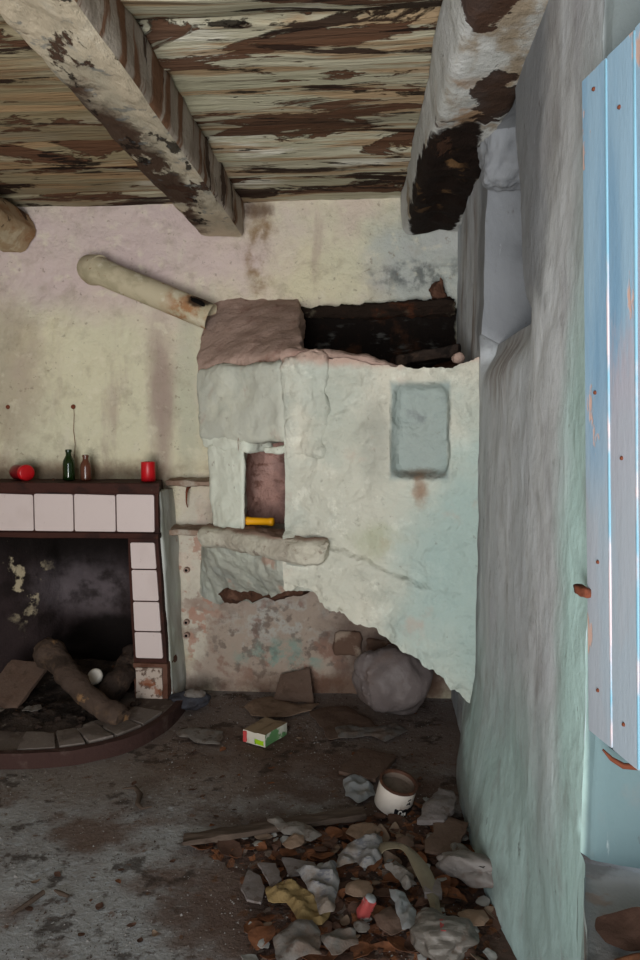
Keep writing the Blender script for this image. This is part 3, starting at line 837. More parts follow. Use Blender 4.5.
# firing chamber behind the mouth: a curved brick lining
def cham(z, k):
    return [(-.705, 3.745, z), (-.71, 3.86, z), (-.69, 4.0, z), (-.60, 4.09, z), (-.50, 4.08, z), (-.43, 3.95, z), (-.42, 3.80, z), (-.425, 3.56, z)]
part('fire_chamber', patch([cham(1.03, 0), cham(1.25, 0), cham(1.56, 0)], 40, 26, disp=lambda p, u, v: p + V((.02 * fn(p, 9, 1), .02 * fn(p, 11, 3), 0))), M['chamber'])
part('chamber_roof', hexa([(-.74, 3.90, 1.50), (-.40, 3.62, 1.50), (-.40, 4.12, 1.50), (-.74, 4.12, 1.50), (-.74, 3.90, 1.60), (-.40, 3.62, 1.58), (-.40, 4.12, 1.58), (-.74, 4.12, 1.60)], n=6, rnd=.1), M['soot'])
part('ledge', bend(hexa([D(.055, .07, .93), (-.245, 3.36, .935), (-.27, 3.62, .945), (-.86, 4.12, .93),
                    D(.03, .085, 1.035), (-.215, 3.375, 1.047), (-.24, 3.62, 1.05), (-.86, 4.12, 1.05)], n=30, rnd=.75, amp=.018, sc=7, seed=14, amp2=.008, sc2=24), -.44, .22, .075), M['ledge'])
# corbelled apron under the ledge, narrowing back to the wall
def apr(p, u, v):
    k = .028 * fn(p, 5, 3) + .009 * fn(p, 20, 1)
    # flaking drips
    k += .030 * abs(noise.noise(V((p.x * 15 + p.z * 4, p.z * 2.5, 1)))) * sm(0, .4, v)
    q = p + V((-.3, -.9, -.1)).normalized() * k
    if v > .97: q.z += .03 * fn((p.x, 0, 0), 11, 6)
    return q
part('apron', patch([
    [(-1.02, 4.30, .99), (-.95, 3.93, .97), (-.763, 3.775, .955), (-.593, 3.62, .95), (-.42, 3.455, .96), (-.18, 3.50, .96)],
    [(-1.05, 4.32, .86), (-.97, 4.10, .80), (-.80, 3.93, .79), (-.61, 3.74, .80), (-.42, 3.50, .85), (-.20, 3.51, .87)],
    [(-1.07, 4.32, .60), (-.99, 4.26, .56), (-.84, 4.20, .55), (-.64, 3.98, .635), (-.43, 3.58, .77), (-.24, 3.52, .77)]],
    60, 34, back=(.03, .10, .02), disp=apr), M['oven_apron'])
part('torn_underside', hexa([(-.88, 4.16, .56), (-.38, 3.66, .72), (-.33, 4.33, .70), (-.95, 4.33, .55),
                             (-.92, 4.14, .62), (-.36, 3.66, .79), (-.33, 4.33, .78), (-.95, 4.33, .60)], n=20, rnd=.3, amp=.03, sc=8, seed=4), M['rubble'])
part('broken_roof_edge', hexa([(-.53, 4.24, 2.175), (.405, 4.22, 2.185), (.405, 4.33, 2.185), (-.53, 4.33, 2.175),
                               (-.53, 4.22, 2.225), (.405, 4.19, 2.265), (.405, 4.33, 2.285), (-.53, 4.33, 2.25)], n=34, rnd=.3, amp=.018, sc=12, seed=21, amp2=.012, sc2=34), M['soot'])
part('mortar_bed', hexa([(-.02, 3.56, 1.72), (.40, 3.46, 1.74), (.41, 4.28, 1.84), (-.1, 4.28, 1.80),
                         (.02, 3.56, 1.79), (.40, 3.46, 1.825), (.41, 4.28, 1.94), (.08, 4.28, 1.84)], n=22, rnd=.2, amp=.02, sc=9, seed=5), M['rubble'])

rim = [V(p) for p in ((-.46, 3.50, 1.90), (-.33, 3.475, 1.905), (-.22, 3.455, 1.895), (-.09, 3.42, 1.872), (.02, 3.39, 1.846), (.08, 3.37, 1.832))]
part('rim_mortar', tube([cat1(rim, k / 40) + V((0, .05, .0)) for k in range(41)], [.055 * (1 - .35 * (k / 40)) for k in range(41)], 16, amp=.03, sc=11, seed=3, flat=.55), M['dust_pink'])
# loose pieces on the oven top
o = obj('broken_stone', hexa([(.27, 4.18, 2.27), (.36, 4.18, 2.275), (.37, 4.27, 2.275), (.27, 4.27, 2.27), (.29, 4.19, 2.33), (.33, 4.19, 2.40), (.34, 4.25, 2.40), (.28, 4.25, 2.34)], n=10, rnd=.6, amp=.02, sc=16, seed=3), M['rubble'])
tag(o, 'jagged brown stone standing upright on the broken roof edge of the oven', 'stone')
o = obj('round_stone', hexa([(.315, 3.38, 1.845), (.375, 3.38, 1.845), (.375, 3.44, 1.845), (.315, 3.44, 1.845), (.32, 3.38, 1.895), (.37, 3.38, 1.895), (.37, 3.43, 1.895), (.32, 3.43, 1.895)], n=8, rnd=.9, amp=.008, sc=16, seed=4), M['dust_pink'])
tag(o, 'small round reddish stone on the rim of the oven beside the right wall', 'stone')
o = obj('charred_board', hexa([(.08, 3.62, 1.86), (.36, 3.52, 1.89), (.38, 3.66, 1.90), (.10, 3.78, 1.865), (.08, 3.63, 1.90), (.36, 3.53, 1.955), (.38, 3.66, 1.965), (.10, 3.78, 1.905)], n=14, rnd=.3, amp=.012, sc=10, seed=4), M['char'])
tag(o, 'charred broken board lying inside the open top of the oven', 'board')
o = obj('plaster_fragment', hexa([D(.51, .0, 1.435), D(.64, .01, 1.44), D(.64, -.05, 1.44), D(.51, -.05, 1.435), D(.50, .0, 1.462), D(.655, .01, 1.475), D(.64, -.05, 1.475), D(.5, -.05, 1.462)], n=8, rnd=.4, amp=.008, sc=20, seed=3), M['oven_white'])
into(o, oven); o.name = 'mouth_lintel'
yt = obj('yellow_tube', lathe([(0, 0), (.016, 0), (.022, .004), (.022, .02), (.0195, .026), (.0195, .125), (.022, .131), (.022, .150), (.016, .155), (0, .155)], 20), M['yellow'])
yt.location = D(.30, -.05, 1.082); yt.rotation_euler = (0, R(90), R(-14))
tag(yt, 'short yellow plastic tube lying on the oven ledge in front of the fire mouth', 'tube')

# exposed masonry in the alcove back wall
for k, (x, z, w, h, lab, mk) in enumerate([(-.185, .30, .155, .145, 'dark rust-brown exposed brick in the alcove wall, nearest the arch centre', 'brick'), (.03, .27, .21, .125, 'wide brown exposed brick between two others in the alcove wall', 'brick'), (.235, .28, .15, .14, 'dark exposed brick in the alcove wall close to the arch foot', 'brick'),
                                           (-.07, .155, .10, .095, 'small charcoal-grey stone set in the alcove wall below the bricks', 'dark_stone')]):
    o = obj('exposed_brick' if mk == 'brick' else 'wall_stone', hexa([(x - w / 2, 4.285, z - h / 2), (x + w / 2, 4.285, z - h / 2), (x + w / 2, 4.42, z - h / 2), (x - w / 2, 4.42, z - h / 2),
                                  (x - w / 2, 4.285, z + h / 2), (x + w / 2, 4.285, z + h / 2), (x + w / 2, 4.42, z + h / 2), (x - w / 2, 4.42, z + h / 2)], n=10, rnd=.3 if mk == 'brick' else .8, amp=.012, sc=12, seed=k), M[mk])
    tag(o, lab, 'brick' if mk == 'brick' else 'stone')

# ------------------------------------------------------------------ stove pipe
pp = thing('stove_pipe', (-.98, 4.16, 2.2), 'old cream-painted stove pipe slanting from the wall into the oven hood', 'pipe')
pts = [(-1.665, 4.30, 2.462), (-1.66, 4.26, 2.468), (-1.645, 4.20, 2.466), (-1.60, 4.17, 2.450)]
L0, L1 = V((-1.55, 4.165, 2.431)), V((-.945, 4.155, 2.178))
pts += [L0.lerp(L1, k / 24) for k in range(25)]
PIPE = into(obj('pipe', tube(pts, [.076, .078, .078, .078] + [.075] * 25, 28, amp=.003, sc=7, cap=False), M['pipe']), pp)
for k in range(4):
    c = V((-1.652 + .02 * k, 4.225 - .018 * k, 2.468 - .004 * k))
    d = V((.55, -.8, -.12)).normalized() if k < 2 else V((.85, -.35, -.3)).normalized()
    obj('elbow_ridge', tube([c, c + d * .008], .0805, 28), M['pipe'], PIPE)
hb = hexa([(-1.045, 4.083, 2.262), (-.965, 4.083, 2.228), (-.965, 4.13, 2.228), (-1.045, 4.13, 2.262), (-1.05, 4.10, 2.29), (-.965, 4.10, 2.254), (-.965, 4.14, 2.256), (-1.05, 4.14, 2.292)], n=8, rnd=.3, amp=.01, sc=20)
obj('burnt_edge', hb, M['hole'], PIPE)

# ------------------------------------------------------------------ nook shelves between fireplace and oven
def shelf(x0, x1, z, depth, seed, label):
    o = obj('stone_shelf', hexa([(x0, 4.3 - depth * .75, z - .035), (x1, 4.3 - depth, z - .03), (x1, 4.34, z - .03), (x0, 4.34, z - .035),
                                 (x0, 4.3 - depth * .75, z), (x1, 4.3 - depth, z), (x1, 4.34, z + .012), (x0, 4.34, z + .012)], n=14, rnd=.5, amp=.008, sc=14, seed=seed), M['dust_brown'])
    tag(o, label, 'shelf')
shelf(-1.23, -.94, 1.262, .16, 1, 'upper of two small stone shelves between the fireplace and the oven')
shelf(-1.21, -.93, .985, .20, 2, 'lower of two small stone shelves between the fireplace and the oven')
for z, x, lab in ((.725, -1.135, 'round pipe stub poking from the nook wall, just under the lower stone shelf'), (.412, -1.14, 'upper of two close round pipe stubs low on the nook wall'), (.333, -1.14, 'lower of two close round pipe stubs low on the nook wall')):
    t = thing('pipe_stub', (x, 4.285, z), lab, 'pipe stub')
    b = obj('ring', lathe([(.008, .03), (.011, .034), (.017, .03), (.018, 0)], 16), M['dust_pink'], t); b.rotation_euler = (R(90), 0, 0); b.location = (0, .02, 0)
    b = obj('bore', lathe([(0, .006), (.0095, .006), (.0095, .031)], 12), M['hole'], t); b.rotation_euler = (R(90), 0, 0); b.location = (0, .02, 0)
o = obj('rusty_hook', tube([(-1.115, 4.30, 1.215), (-1.115, 4.255, 1.212), (-1.118, 4.245, 1.19), (-1.122, 4.25, 1.13), (-1.12, 4.27, 1.10)], [.008, .009, .007, .004, .003], 8), M['rust'])
tag(o, 'rusty hook hanging under the upper stone shelf', 'hook')
for x, lab in ((-2.185, 'rusty nail with a dangling wire above the fallen red candle'), (-1.79, 'rusty nail with a dangling wire above the green bottle')):
    t = thing('wall_nail', (x, 4.26, 1.685), lab, 'nail')
    b = obj('head', lathe([(0, .012), (.012, .010), (.014, .004), (.005, 0), (.004, -.03)], 12), M['rust'], t); b.rotation_euler = (R(90), 0, 0)
    w = obj('wire', tube([(.002, 0, 0), (.004, -.003, -.05), (-.004, .004, -.14), (.003, .006, -.22), (-.006, .008, -.30)], .0016, 6), M['rust'], t)

# ------------------------------------------------------------------ fireplace
fp = thing('fireplace', (-1.9, 4.0, .05), 'open fireplace with a dark brown frame and cream tiles', 'fireplace')
def fpart(name, bm, m, smooth=True, of=None):
    o = obj(name, bm, m, smooth=smooth)
    if of is not None:
        o.parent = of; return o
    return into(o, fp)
FX0 = -2.75
fpart('mantel_shelf', hexa([(FX0 - .06, 3.955, 1.205), (-1.192, 3.955, 1.205), (-1.285, 4.34, 1.205), (FX0 - .06, 4.34, 1.205), (FX0 - .06, 3.955, 1.262), (-1.192, 3.955, 1.262), (-1.285, 4.34, 1.262), (FX0 - .06, 4.34, 1.262)], n=12, rnd=.25, amp=.004, sc=6), M['maroon'])
LINT = fpart('lintel', box(FX0, -1.215, 3.99, 4.34, .955, 1.21, n=6, rnd=.06, amp=.002), M['maroon'])
fpart('frame_edge', box(-1.222, -1.205, 3.975, 4.0, .955, 1.205, n=6, rnd=.3, amp=.002), M['maroon'], of=LINT)
fpart('lintel_molding', box(FX0, -1.205, 3.965, 4.02, .955, .985, n=10, rnd=.3, amp=.003), M['maroon'], of=LINT)
def tiles(rects, y=3.985, shear=0):
    bm = bmesh.new()
    for k, q in enumerate(rects):
        (ax, az), (bx, bz), (cx, cz), (dx, dz) = q       # bl br tr tl
        pts = []
        r = .010
        cor = [V((ax, 0, az)), V((bx, 0, bz)), V((cx, 0, cz)), V((dx, 0, dz))]
        for i in range(4):
            p0, p, p1 = cor[i - 1], cor[i], cor[(i + 1) % 4]
            e0 = (p0 - p).normalized(); e1 = (p1 - p).normalized()
            for s in range(4):
                t = s / 3
                pts.append(p + e0 * r * (1 - t) ** 2 + e1 * r * t ** 2)
        f0 = [bm.verts.new((p.x, y, p.z)) for p in pts]
        f1 = [bm.verts.new((p.x, y + .014, p.z)) for p in pts]
        bm.faces.new(f0)
        for i in range(len(pts)):
            bm.faces.new((f0[i], f0[(i + 1) % len(pts)], f1[(i + 1) % len(pts)], f1[i]))
    return bm
xs = [-1.226, -1.444, -1.683, -1.911, -2.145, -2.38, -2.61]
fpart('lintel_tiles', tiles([[(b + .004, .992), (a - .004, .992), (a - .004, 1.196 - .004 * (k % 2)), (b + .004, 1.198)] for k, (a, b) in enumerate(zip(xs, xs[1:]))], y=3.978), M['tile'], smooth=False, of=LINT)
# right-hand post, leaning slightly
def post_x(z):   # inner and outer edge of the post at height z
    t = (.955 - z) / .68
    return -1.388 - (-.022) * t, -1.213 + .04 * t
def quad(z0, z1, ins, insz):
    a0, b0 = post_x(z0); a1, b1 = post_x(z1)
    return [(a0 + ins, z0 + insz), (b0 - ins, z0 + insz), (b1 - ins, z1 - insz), (a1 + ins, z1 - insz)]
def post(z0, z1, y0, y1, **k):
    a0, b0 = post_x(z0); a1, b1 = post_x(z1)
    return hexa([(a0, y0, z0), (b0, y0, z0), (b0, y1, z0), (a0, y1, z0), (a1, y0, z1), (b1, y0, z1), (b1, y1, z1), (a1, y1, z1)], **k)
POST = fpart('post', post(.255, .965, 3.99, 4.34, n=8, rnd=.08, amp=.003), M['maroon'])
fpart('post_tiles', tiles([quad(z0, z1, .020, .003) for z0, z1 in ((.785, .935), (.607, .783), (.437, .605), (.284, .435))], y=3.980), M['tile'], smooth=False, of=POST)
PBASE = fpart('post_base', hexa([(-1.36, 3.975, .04), (-1.165, 3.975, .04), (-1.165, 4.34, .04), (-1.36, 4.34, .04), (-1.368, 3.98, .258), (-1.168, 3.98, .258), (-1.168, 4.34, .258), (-1.368, 4.34, .258)], n=8, rnd=.1, amp=.004), M['rust_edge'])
fpart('base_panel', box(-1.345, -1.195, 3.966, 3.985, .062, .235, n=6, rnd=.2, amp=.002), M['rust_panel'], of=PBASE)
fpart('side_plaster', hexa([(-1.22, 4.03, .0), (-1.155, 4.04, .0), (-1.15, 4.34, .0), (-1.22, 4.34, .0), (-1.25, 4.02, 1.21), (-1.21, 4.03, 1.21), (-1.205, 4.34, 1.21), (-1.25, 4.34, 1.21)], n=20, rnd=.3, amp=.010, sc=6, seed=2), M['pier'])
# far post (left of the picture edge) and firebox
fpart('far_post', box(FX0, -2.50, 3.99, 4.34, .04, .965, n=6, rnd=.08, amp=.003), M['maroon'])
def firebox():
    bm = bmesh.new()
    def g(fun, nu, nv):
        vs = [[bm.verts.new(fun(i / nu, j / nv)) for j in range(nv + 1)] for i in range(nu + 1)]
        for i in range(nu):
            for j in range(nv):
                bm.faces.new((vs[i][j], vs[i + 1][j], vs[i + 1][j + 1], vs[i][j + 1]))
    def wob(p): return V(p) + V((.014 * fn(p, 5, 1), .016 * fn(p, 6, 2), .008 * fn(p, 5, 3)))
    plan = [V(p) for p in ((-2.5, 4.02, 0), (-2.30, 4.16, 0), (-2.08, 4.33, 0), (-1.98, 4.50, 0), (-1.86, 4.56, 0), (-1.55, 4.57, 0), (-1.40, 4.54, 0), (-1.38, 4.3, 0), (-1.375, 4.02, 0))]
    def pl(t):
        n = len(plan) - 1; x = t * n; i = min(int(x), n - 1)
        return plan[i].lerp(plan[i + 1], x - i)
    g(lambda u, v: wob((pl(u).x + .0, pl(u).y - .10 * sm(.45, 1, v) * sm(4.3, 4.5, pl(u).y), -.02 + 1.06 * v)), 72, 40)
    g(lambda u, v: V((-2.55 + 1.2 * u, 3.99 + .65 * v, .99)), 10, 8)
    return bm
fpart('firebox_lining', firebox(), M['firebox'])

def hearth_pt(a, k=1.0):
    n = 2.9
    c, s = math.cos(a), math.sin(a)
    return V((-1.93 + .86 * k * math.copysign(abs(c) ** (2 / n), c), 4.06 - .86 * k * abs(s) ** (2 / n), 0))
def hearth_prism(k0, z0, z1, k1=None):
    bm = bmesh.new()
    N = 72
    a = [math.pi * i / N for i in range(N + 1)]
    t = [bm.verts.new(hearth_pt(x, k0) + V((0, 0, z1 + .004 * fn(hearth_pt(x), 8, 1)))) for x in a]
    b = [bm.verts.new(hearth_pt(x, k0) + V((0, 0, z0))) for x in a]
    for i in range(N):
        bm.faces.new((b[i], b[i + 1], t[i + 1], t[i]))
    if k1 is None:
        bm.faces.new(t); bm.faces.new(b[::-1])
    else:
        t2 = [bm.verts.new(hearth_pt(x, k1) + V((0, 0, z1))) for x in a]
        b2 = [bm.verts.new(hearth_pt(x, k1) + V((0, 0, z0))) for x in a]
        for i in range(N):
            bm.faces.new((t[i], t[i + 1], t2[i + 1], t2[i]))
            bm.faces.new((t2[i], t2[i + 1], b2[i + 1], b2[i]))
        bm.faces.new((t[0], t2[0], b2[0], b[0])); bm.faces.new((t[N], b[N], b2[N], t2[N]))
    return bm
HEARTH = fpart('hearth', hearth_prism(.985, -.01, .058), M['hearth'], smooth=False)
fpart('hearth_back', box(-2.5, -1.38, 4.05, 4.56, -.01, .056, n=3, rnd=.05, amp=.002), M['hearth'])
fpart('hearth_rim', hearth_prism(1.0, -.012, .068, .955), M['hearth_rim'], of=HEARTH)
prnd = random.Random(5)
pcuts = [.22, .48, .74, .96, 1.16, 1.40, 1.62, 1.86, 2.1]
for k, (a, b) in enumerate(zip(pcuts, pcuts[1:])):
    dz = prnd.uniform(-.003, .006); tw = prnd.uniform(-.03, .03); r1, r2 = prnd.uniform(-.03, .03), prnd.uniform(-.03, .03)
    if k == 5: continue
    g = .012
    c = [hearth_pt(a + g, .94), hearth_pt(b - g, .94), hearth_pt(b - g + tw, .72 + r1), hearth_pt(a + g + tw, .72 + r2)]
    fpart('hearth_paver', hexa([p + V((0, 0, .050)) for p in c] + [p + V((0, 0, .072 + dz)) for p in c], n=4, rnd=.3, amp=.003, sc=14, seed=k), M['paver'], of=HEARTH)

# ash bed (uncountable)
def ash():
    poly = [(-2.45, 4.45), (-2.4, 3.75), (-2.15, 3.5), (-1.75, 3.46), (-1.45, 3.52), (-1.40, 3.75), (-1.40, 4.45)]
    return sheet(poly, .02, lambda x, y, e: .054 + min(1, e / .12) * (.02 + .018 * fn((x, y, 0), 7, 2) + .010 * fn((x, y, 0), 28, 4) + .09 * sm(4.05, 4.4, y)), .001)
o = obj('ash', ash(), M['ash'])
tag(o, 'black ash and char spread over the hearth', 'ash', kind='stuff')

# logs and bits on the hearth
def log(name, a, b, r0, r1, seed, m, label, knots=()):
    a, b = V(a), V(b)
    n = 26
    pts, rad = [], []
    for k in range(n + 1):
        t = k / n
        p = a.lerp(b, t) + V((.02 * math.sin(t * 5 + seed), .015 * math.sin(t * 7), .018 * math.sin(t * 4 + 1)))
        r = r0 + (r1 - r0) * t
        for kt, kr in knots: r += kr * math.exp(-((t - kt) / .06) ** 2)
        if t < .02 or t > .98: r *= .86
        pts.append(p); rad.append(r * (1 + .10 * noise.noise(V((t * 4, seed, 0)))))
    o = obj(name, tube(pts, rad, 20, amp=.022, sc=9, seed=seed), m)
    return tag(o, label, 'log')
log('log', (-1.90, 3.98, .31), (-1.30, 3.58, .112), .074, .046, 2, M['log'], 'thick half-burnt log leaning across the hearth', ((.12, .018), (.40, .010), (.93, .020)))
log('log', (-1.405, 4.12, .27), (-1.46, 3.82, .115), .062, .066, 6, M['char'], 'short charred log standing against the tiled post in the firebox')
lid = obj('jar_lid', lathe([(0, .022), (.030, .022), (.036, .020), (.043, .014), (.046, .006), (.045, 0), (0, 0)], 28), M['white_plastic'])
lid.location = (-1.56, 3.93, .19); lid.rotation_euler = (R(62), 0, R(-14)); tag(lid, 'round white jar lid lying in the ash behind the thick log', 'lid')
o = obj('charred_stick', tube([(-1.80, 4.15, .155), (-1.68, 4.02, .15), (-1.55, 3.935, .135), (-1.47, 3.88, .11)], [.022, .03, .026, .02], 10, amp=.01, sc=20), M['char'])
tag(o, 'thin charred stick in the ash beneath the white jar lid', 'stick')
o = obj('clay_slab', hexa([(-2.12, 3.70, .07), (-1.90, 3.72, .07), (-1.84, 3.98, .22), (-2.06, 3.98, .24), (-2.12, 3.69, .095), (-1.90, 3.71, .095), (-1.84, 3.97, .245), (-2.06, 3.97, .265)], n=6, rnd=.3, amp=.004, seed=4), M['card_dark'])
tag(o, 'dark brown slab propped on the ash left of the thick log', 'slab')
for k, (x, y, s, lab) in enumerate([(-1.80, 3.68, .05, 'pale crumpled scrap in the ash between the slab and the log'), (-1.98, 3.63, .05, 'pale scrap lying at the foot of the dark slab')]):
    poly = [(-s, -s * .6), (s * .6, -s * .8), (s, .1 * s), (s * .4, s * .9), (-s * .7, s * .6)]
    o = obj('paper_scrap', sheet(poly, .01, lambda x, y, e: .012 * fn((x, y, k), 22, k) + .015, .002), M['paper']); o.location = (x, y, .085)
    tag(o, lab, 'paper scrap')
chunk_bm = [hexa([(-.02, -.016, 0), (.02, -.012, 0), (.018, .016, 0), (-.02, .014, 0), (-.014, -.01, .02), (.012, -.01, .024), (.012, .01, .02), (-.014, .01, .022)], n=3, rnd=.6, amp=.008, sc=40, seed=s) for s in (1, 2, 3)]
chunks = []
for b in chunk_bm:
    chunks.append(obj('charcoal_lump', b, M['char']))
rnd = random.Random(11)
cnt = 0
while cnt < 46:
    x, y = rnd.uniform(-2.2, -1.30), rnd.uniform(3.45, 3.85)
    if inside(x, y, [(-2.3, 4.3), (-2.3, 3.6), (-2.1, 3.4), (-1.5, 3.36), (-1.2, 3.55), (-1.25, 3.9)]):
        o = chunks[cnt] if cnt < 3 else chunks[cnt % 3].copy()
        if cnt >= 3: COL.objects.link(o)
        s = rnd.uniform(.45, 1.15)
        o.location = (x, y, .070); o.scale = (s, s, s); o.rotation_euler = (0, 0, rnd.uniform(0, 6.3))
        tag(o, 'small black charcoal lump scattered on the ash of the hearth', 'charcoal', 'charcoal lumps on the hearth')
        cnt += 1

# ------------------------------------------------------------------ things on the mantel
def bottle(name, x, y, prof, m, label, mark):
    t = thing(name, (x, y, 1.263), label, 'bottle')
    obj('body', lathe([(r_ * 1.12, z_) for r_, z_ in prof], 28), m, t)
    return t
bottle('glass_bottle', -1.766, 4.12, [(0, .004), (.024, 0), (.029, .004), (.030, .012), (.030, .095), (.028, .112), (.018, .134), (.0145, .144), (.0135, .160), (.0165, .162), (.0165, .176), (.013, .177), (.011, .176), (.011, .15), (.024, .10), (.026, .02), (0, .012)], M['green_glass'], 'dark green glass bottle standing on the mantel', None)
bottle('brown_bottle', -1.667, 4.12, [(0, .003), (.022, 0), (.0265, .004), (.027, .01), (.027, .078), (.025, .094), (.0165, .112), (.0145, .122), (.0145, .132), (.0165, .133), (.0165, .146), (.012, .147), (.011, .145), (.011, .12), (.02, .09), (.02, .02), (0, .01)], M['brown_glass'], 'small brown bottle standing on the mantel beside the green one', None)
t = thing('red_candle', (-1.298, 4.10, 1.263), 'red pillar candle standing at the end of the mantel', 'candle')
CNDL = obj('body', lathe([(0, 0), (.037, 0), (.040, .003), (.040, .104), (.038, .109), (.030, .110), (.024, .104), (0, .102)], 32), M['red_wax'], t)
obj('wick', tube([(0, 0, .10), (.002, 0, .114)], .0015, 6), M['black'], CNDL)
t = thing('red_candle', (-2.10, 4.16, 1.308), 'red candle jar toppled on its side on the mantel', 'candle', rot=(R(90), 0, R(52)))
obj('jar', lathe([(0, 0), (.040, .002), (.043, .01), (.043, .10), (.040, .104), (.040, .125), (.038, .127), (.03, .127), (0, .126)], 32), M['dark_red'], t)
obj('lid', lathe([(0, .142), (.038, .142), (.045, .138), (.0465, .132), (.0465, .112), (.044, .110), (.041, .112)], 32), M['red_wax'], t)
o = obj('pebble', hexa([(-.008, -.008, 0), (.01, -.007, 0), (.009, .008, 0), (-.009, .007, 0), (-.006, -.006, .012), (.007, -.006, .014), (.006, .006, .012), (-.006, .006, .012)], n=3, rnd=.7, amp=.002), M['rubble'])
o.location = (-1.85, 4.10, 1.263); tag(o, 'tiny dark crumb on the mantel left of the green bottle', 'crumb')

# ------------------------------------------------------------------ shutter, sill, hooks
F0, F1 = V((.408, 1.49, 0)), V((.50, 1.03, 0))
sd = (F1 - F0).normalized(); sn = V((sd.y, -sd.x, 0))
if sn.x > 0: sn = -sn
sh = thing('window_shutter', (F0.x, F0.y, .94), 'pale blue wooden plank shutter folded back at the wall corner', 'shutter')
def spart(name, bm, m, smooth=True): return into(obj(name, bm, m, smooth=smooth), sh)
def sbox(s0, s1, o0, o1, z0, z1, **k):
    def q(s, o, z): p = F0 + sd * s + sn * o; return (p.x, p.y, z)
    k.setdefault('n', 4)
    return hexa([q(s0, o1, z0), q(s1, o1, z0), q(s1, o0, z0), q(s0, o0, z0), q(s0, o1, z1), q(s1, o1, z1), q(s1, o0, z1), q(s0, o0, z1)], **k)
SZ0, SZ1 = .955, 2.205
W = .094
def boards():
    bm = bmesh.new()
    for k in range(5):
        bb = sbox(k * W + .002, (k + 1) * W - .002, -.024, 0, SZ0, SZ1, n=6, rnd=.15, amp=.0012, sc=6, seed=k, amp2=.0004)
        me = bpy.data.meshes.new('t'); bb.to_mesh(me); bb.free(); bm.from_mesh(me); bpy.data.meshes.remove(me)
    return bm
PANEL = spart('board_panel', boards(), M['shutter'])
for k in range(1, 5):
    spart('bead', sbox(k * W - .0035, k * W + .0035, -.004, .0022, SZ0 + .004, SZ1 - .004, n=4, rnd=.8, amp=.0006, amp2=0), M['bead'])
spart('latch', sbox(-.035, .02, -.008, .012, 1.222, 1.242, n=5, rnd=.5, amp=.002, sc=30), M['rust'])
nb = []
for s, z in ((.05, 2.17), (.045, 1.62), (.05, 1.30), (.045, 1.05), (.14, 2.10), (.14, 1.02), (.14, 1.5)):
    p = F0 + sd * s + sn * .0015
    b = lathe([(0, .0025), (.003, .002), (.0038, 0), (.0038, -.003)], 10)
    b = obj('nail_head', b, M['rust'], PANEL)
    b.location = p + V((0, 0, z)); b.rotation_euler = sn.to_track_quat('Z', 'Y').to_euler()
sh.rotation_euler = (0, -R(1.9), 0); sh.location.x += .008
t = thing('iron_hook', (.47, 1.42, .905), 'rust-brown and black curved hook on the wall beneath the blue shutter', 'hook')
into(obj('hook', tube([(.436, 1.46, .928), (.450, 1.45, .914), (.470, 1.44, .905), (.492, 1.435, .906), (.52, 1.43, .912)], [.002, .0045, .006, .006, .005], 10), M['rust']), t)
into(obj('rubber_strap', tube([(.447, 1.455, .937), (.463, 1.45, .928), (.483, 1.44, .921), (.51, 1.435, .924)], [.002, .004, .005, .004], 8), M['black']), t)

def sill():
    plan = [(.43, 1.545), (.345, 1.22), (.322, .9), (.322, -.45), (.92, -.45), (.92, 1.38), (.58, 1.49)]
    bm = sheet(plan, .03, lambda x, y, e: .602 + .006 * fn((x, y, 0), 5, 3) + .004 * fn((x, y, 0), 20, 3), .05)
    return bm
o = obj('stone_sill', sill(), M['stone_sill'])
tag(o, 'rough grey stone sill jutting from the wall below the blue shutter', 'sill')
# big curled dead leaf with stem on the sill
t = thing('dead_leaf', (.425, 1.28, .662), 'large curled dark brown leaf with a thick stem lying on the stone sill', 'leaf')
poly = [(-.04, .02), (-.03, .045), (.01, .05), (.06, .04), (.09, .0), (.06, -.03), (.0, -.035), (-.03, -.01)]
b = obj('blade', sheet(poly, .008, lambda x, y, e: .012 + 1.6 * (x * x + y * y) + .006 * fn((x, y, 0), 20, 2), .0015), M['leafB'], t)
b.rotation_euler = (R(10), R(-14), 0)
obj('stem', tube([(-.03, -.065, .006), (.0, -.055, .012), (.05, -.05, .02), (.10, -.02, .03)], [.008, .006, .006, .005], 8), M['leafA'], t)

# ------------------------------------------------------------------ litter on the floor
HEAP = [(-.71, 2.66), (-.50, 2.80), (-.25, 2.86), (.05, 2.96), (.30, 3.12), (.36, 2.9), (.40, 2.4), (.43, 1.95), (-.40, 1.95), (-.40, 2.25), (-.50, 2.48)]
def heap_h(x, y):
    if not inside(x, y, HEAP): return 0.0
    e = edge_near(x, y, HEAP)[0]
    return min(1, e / .22) * (.026 + .018 * fn((x, y, 0), 5, 2)) + .010 * fn((x, y, 0), 22, 4) * min(1, e / .05)
o = obj('leaf_mulch', sheet(HEAP, .012, lambda x, y, e: -.01 + max(-.004, heap_h(x, y)) - (.004 if fn((x, y, 1), 8, 3) < -.25 and e < .2 else 0), .004), M['mulch'])
tag(o, 'matted brown leaf mulch heaped along the foot of the right wall', 'leaf mulch', kind='stuff')
def gz(x, y): return max(floor_h(x, y) - .004, -.006 + heap_h(x, y))

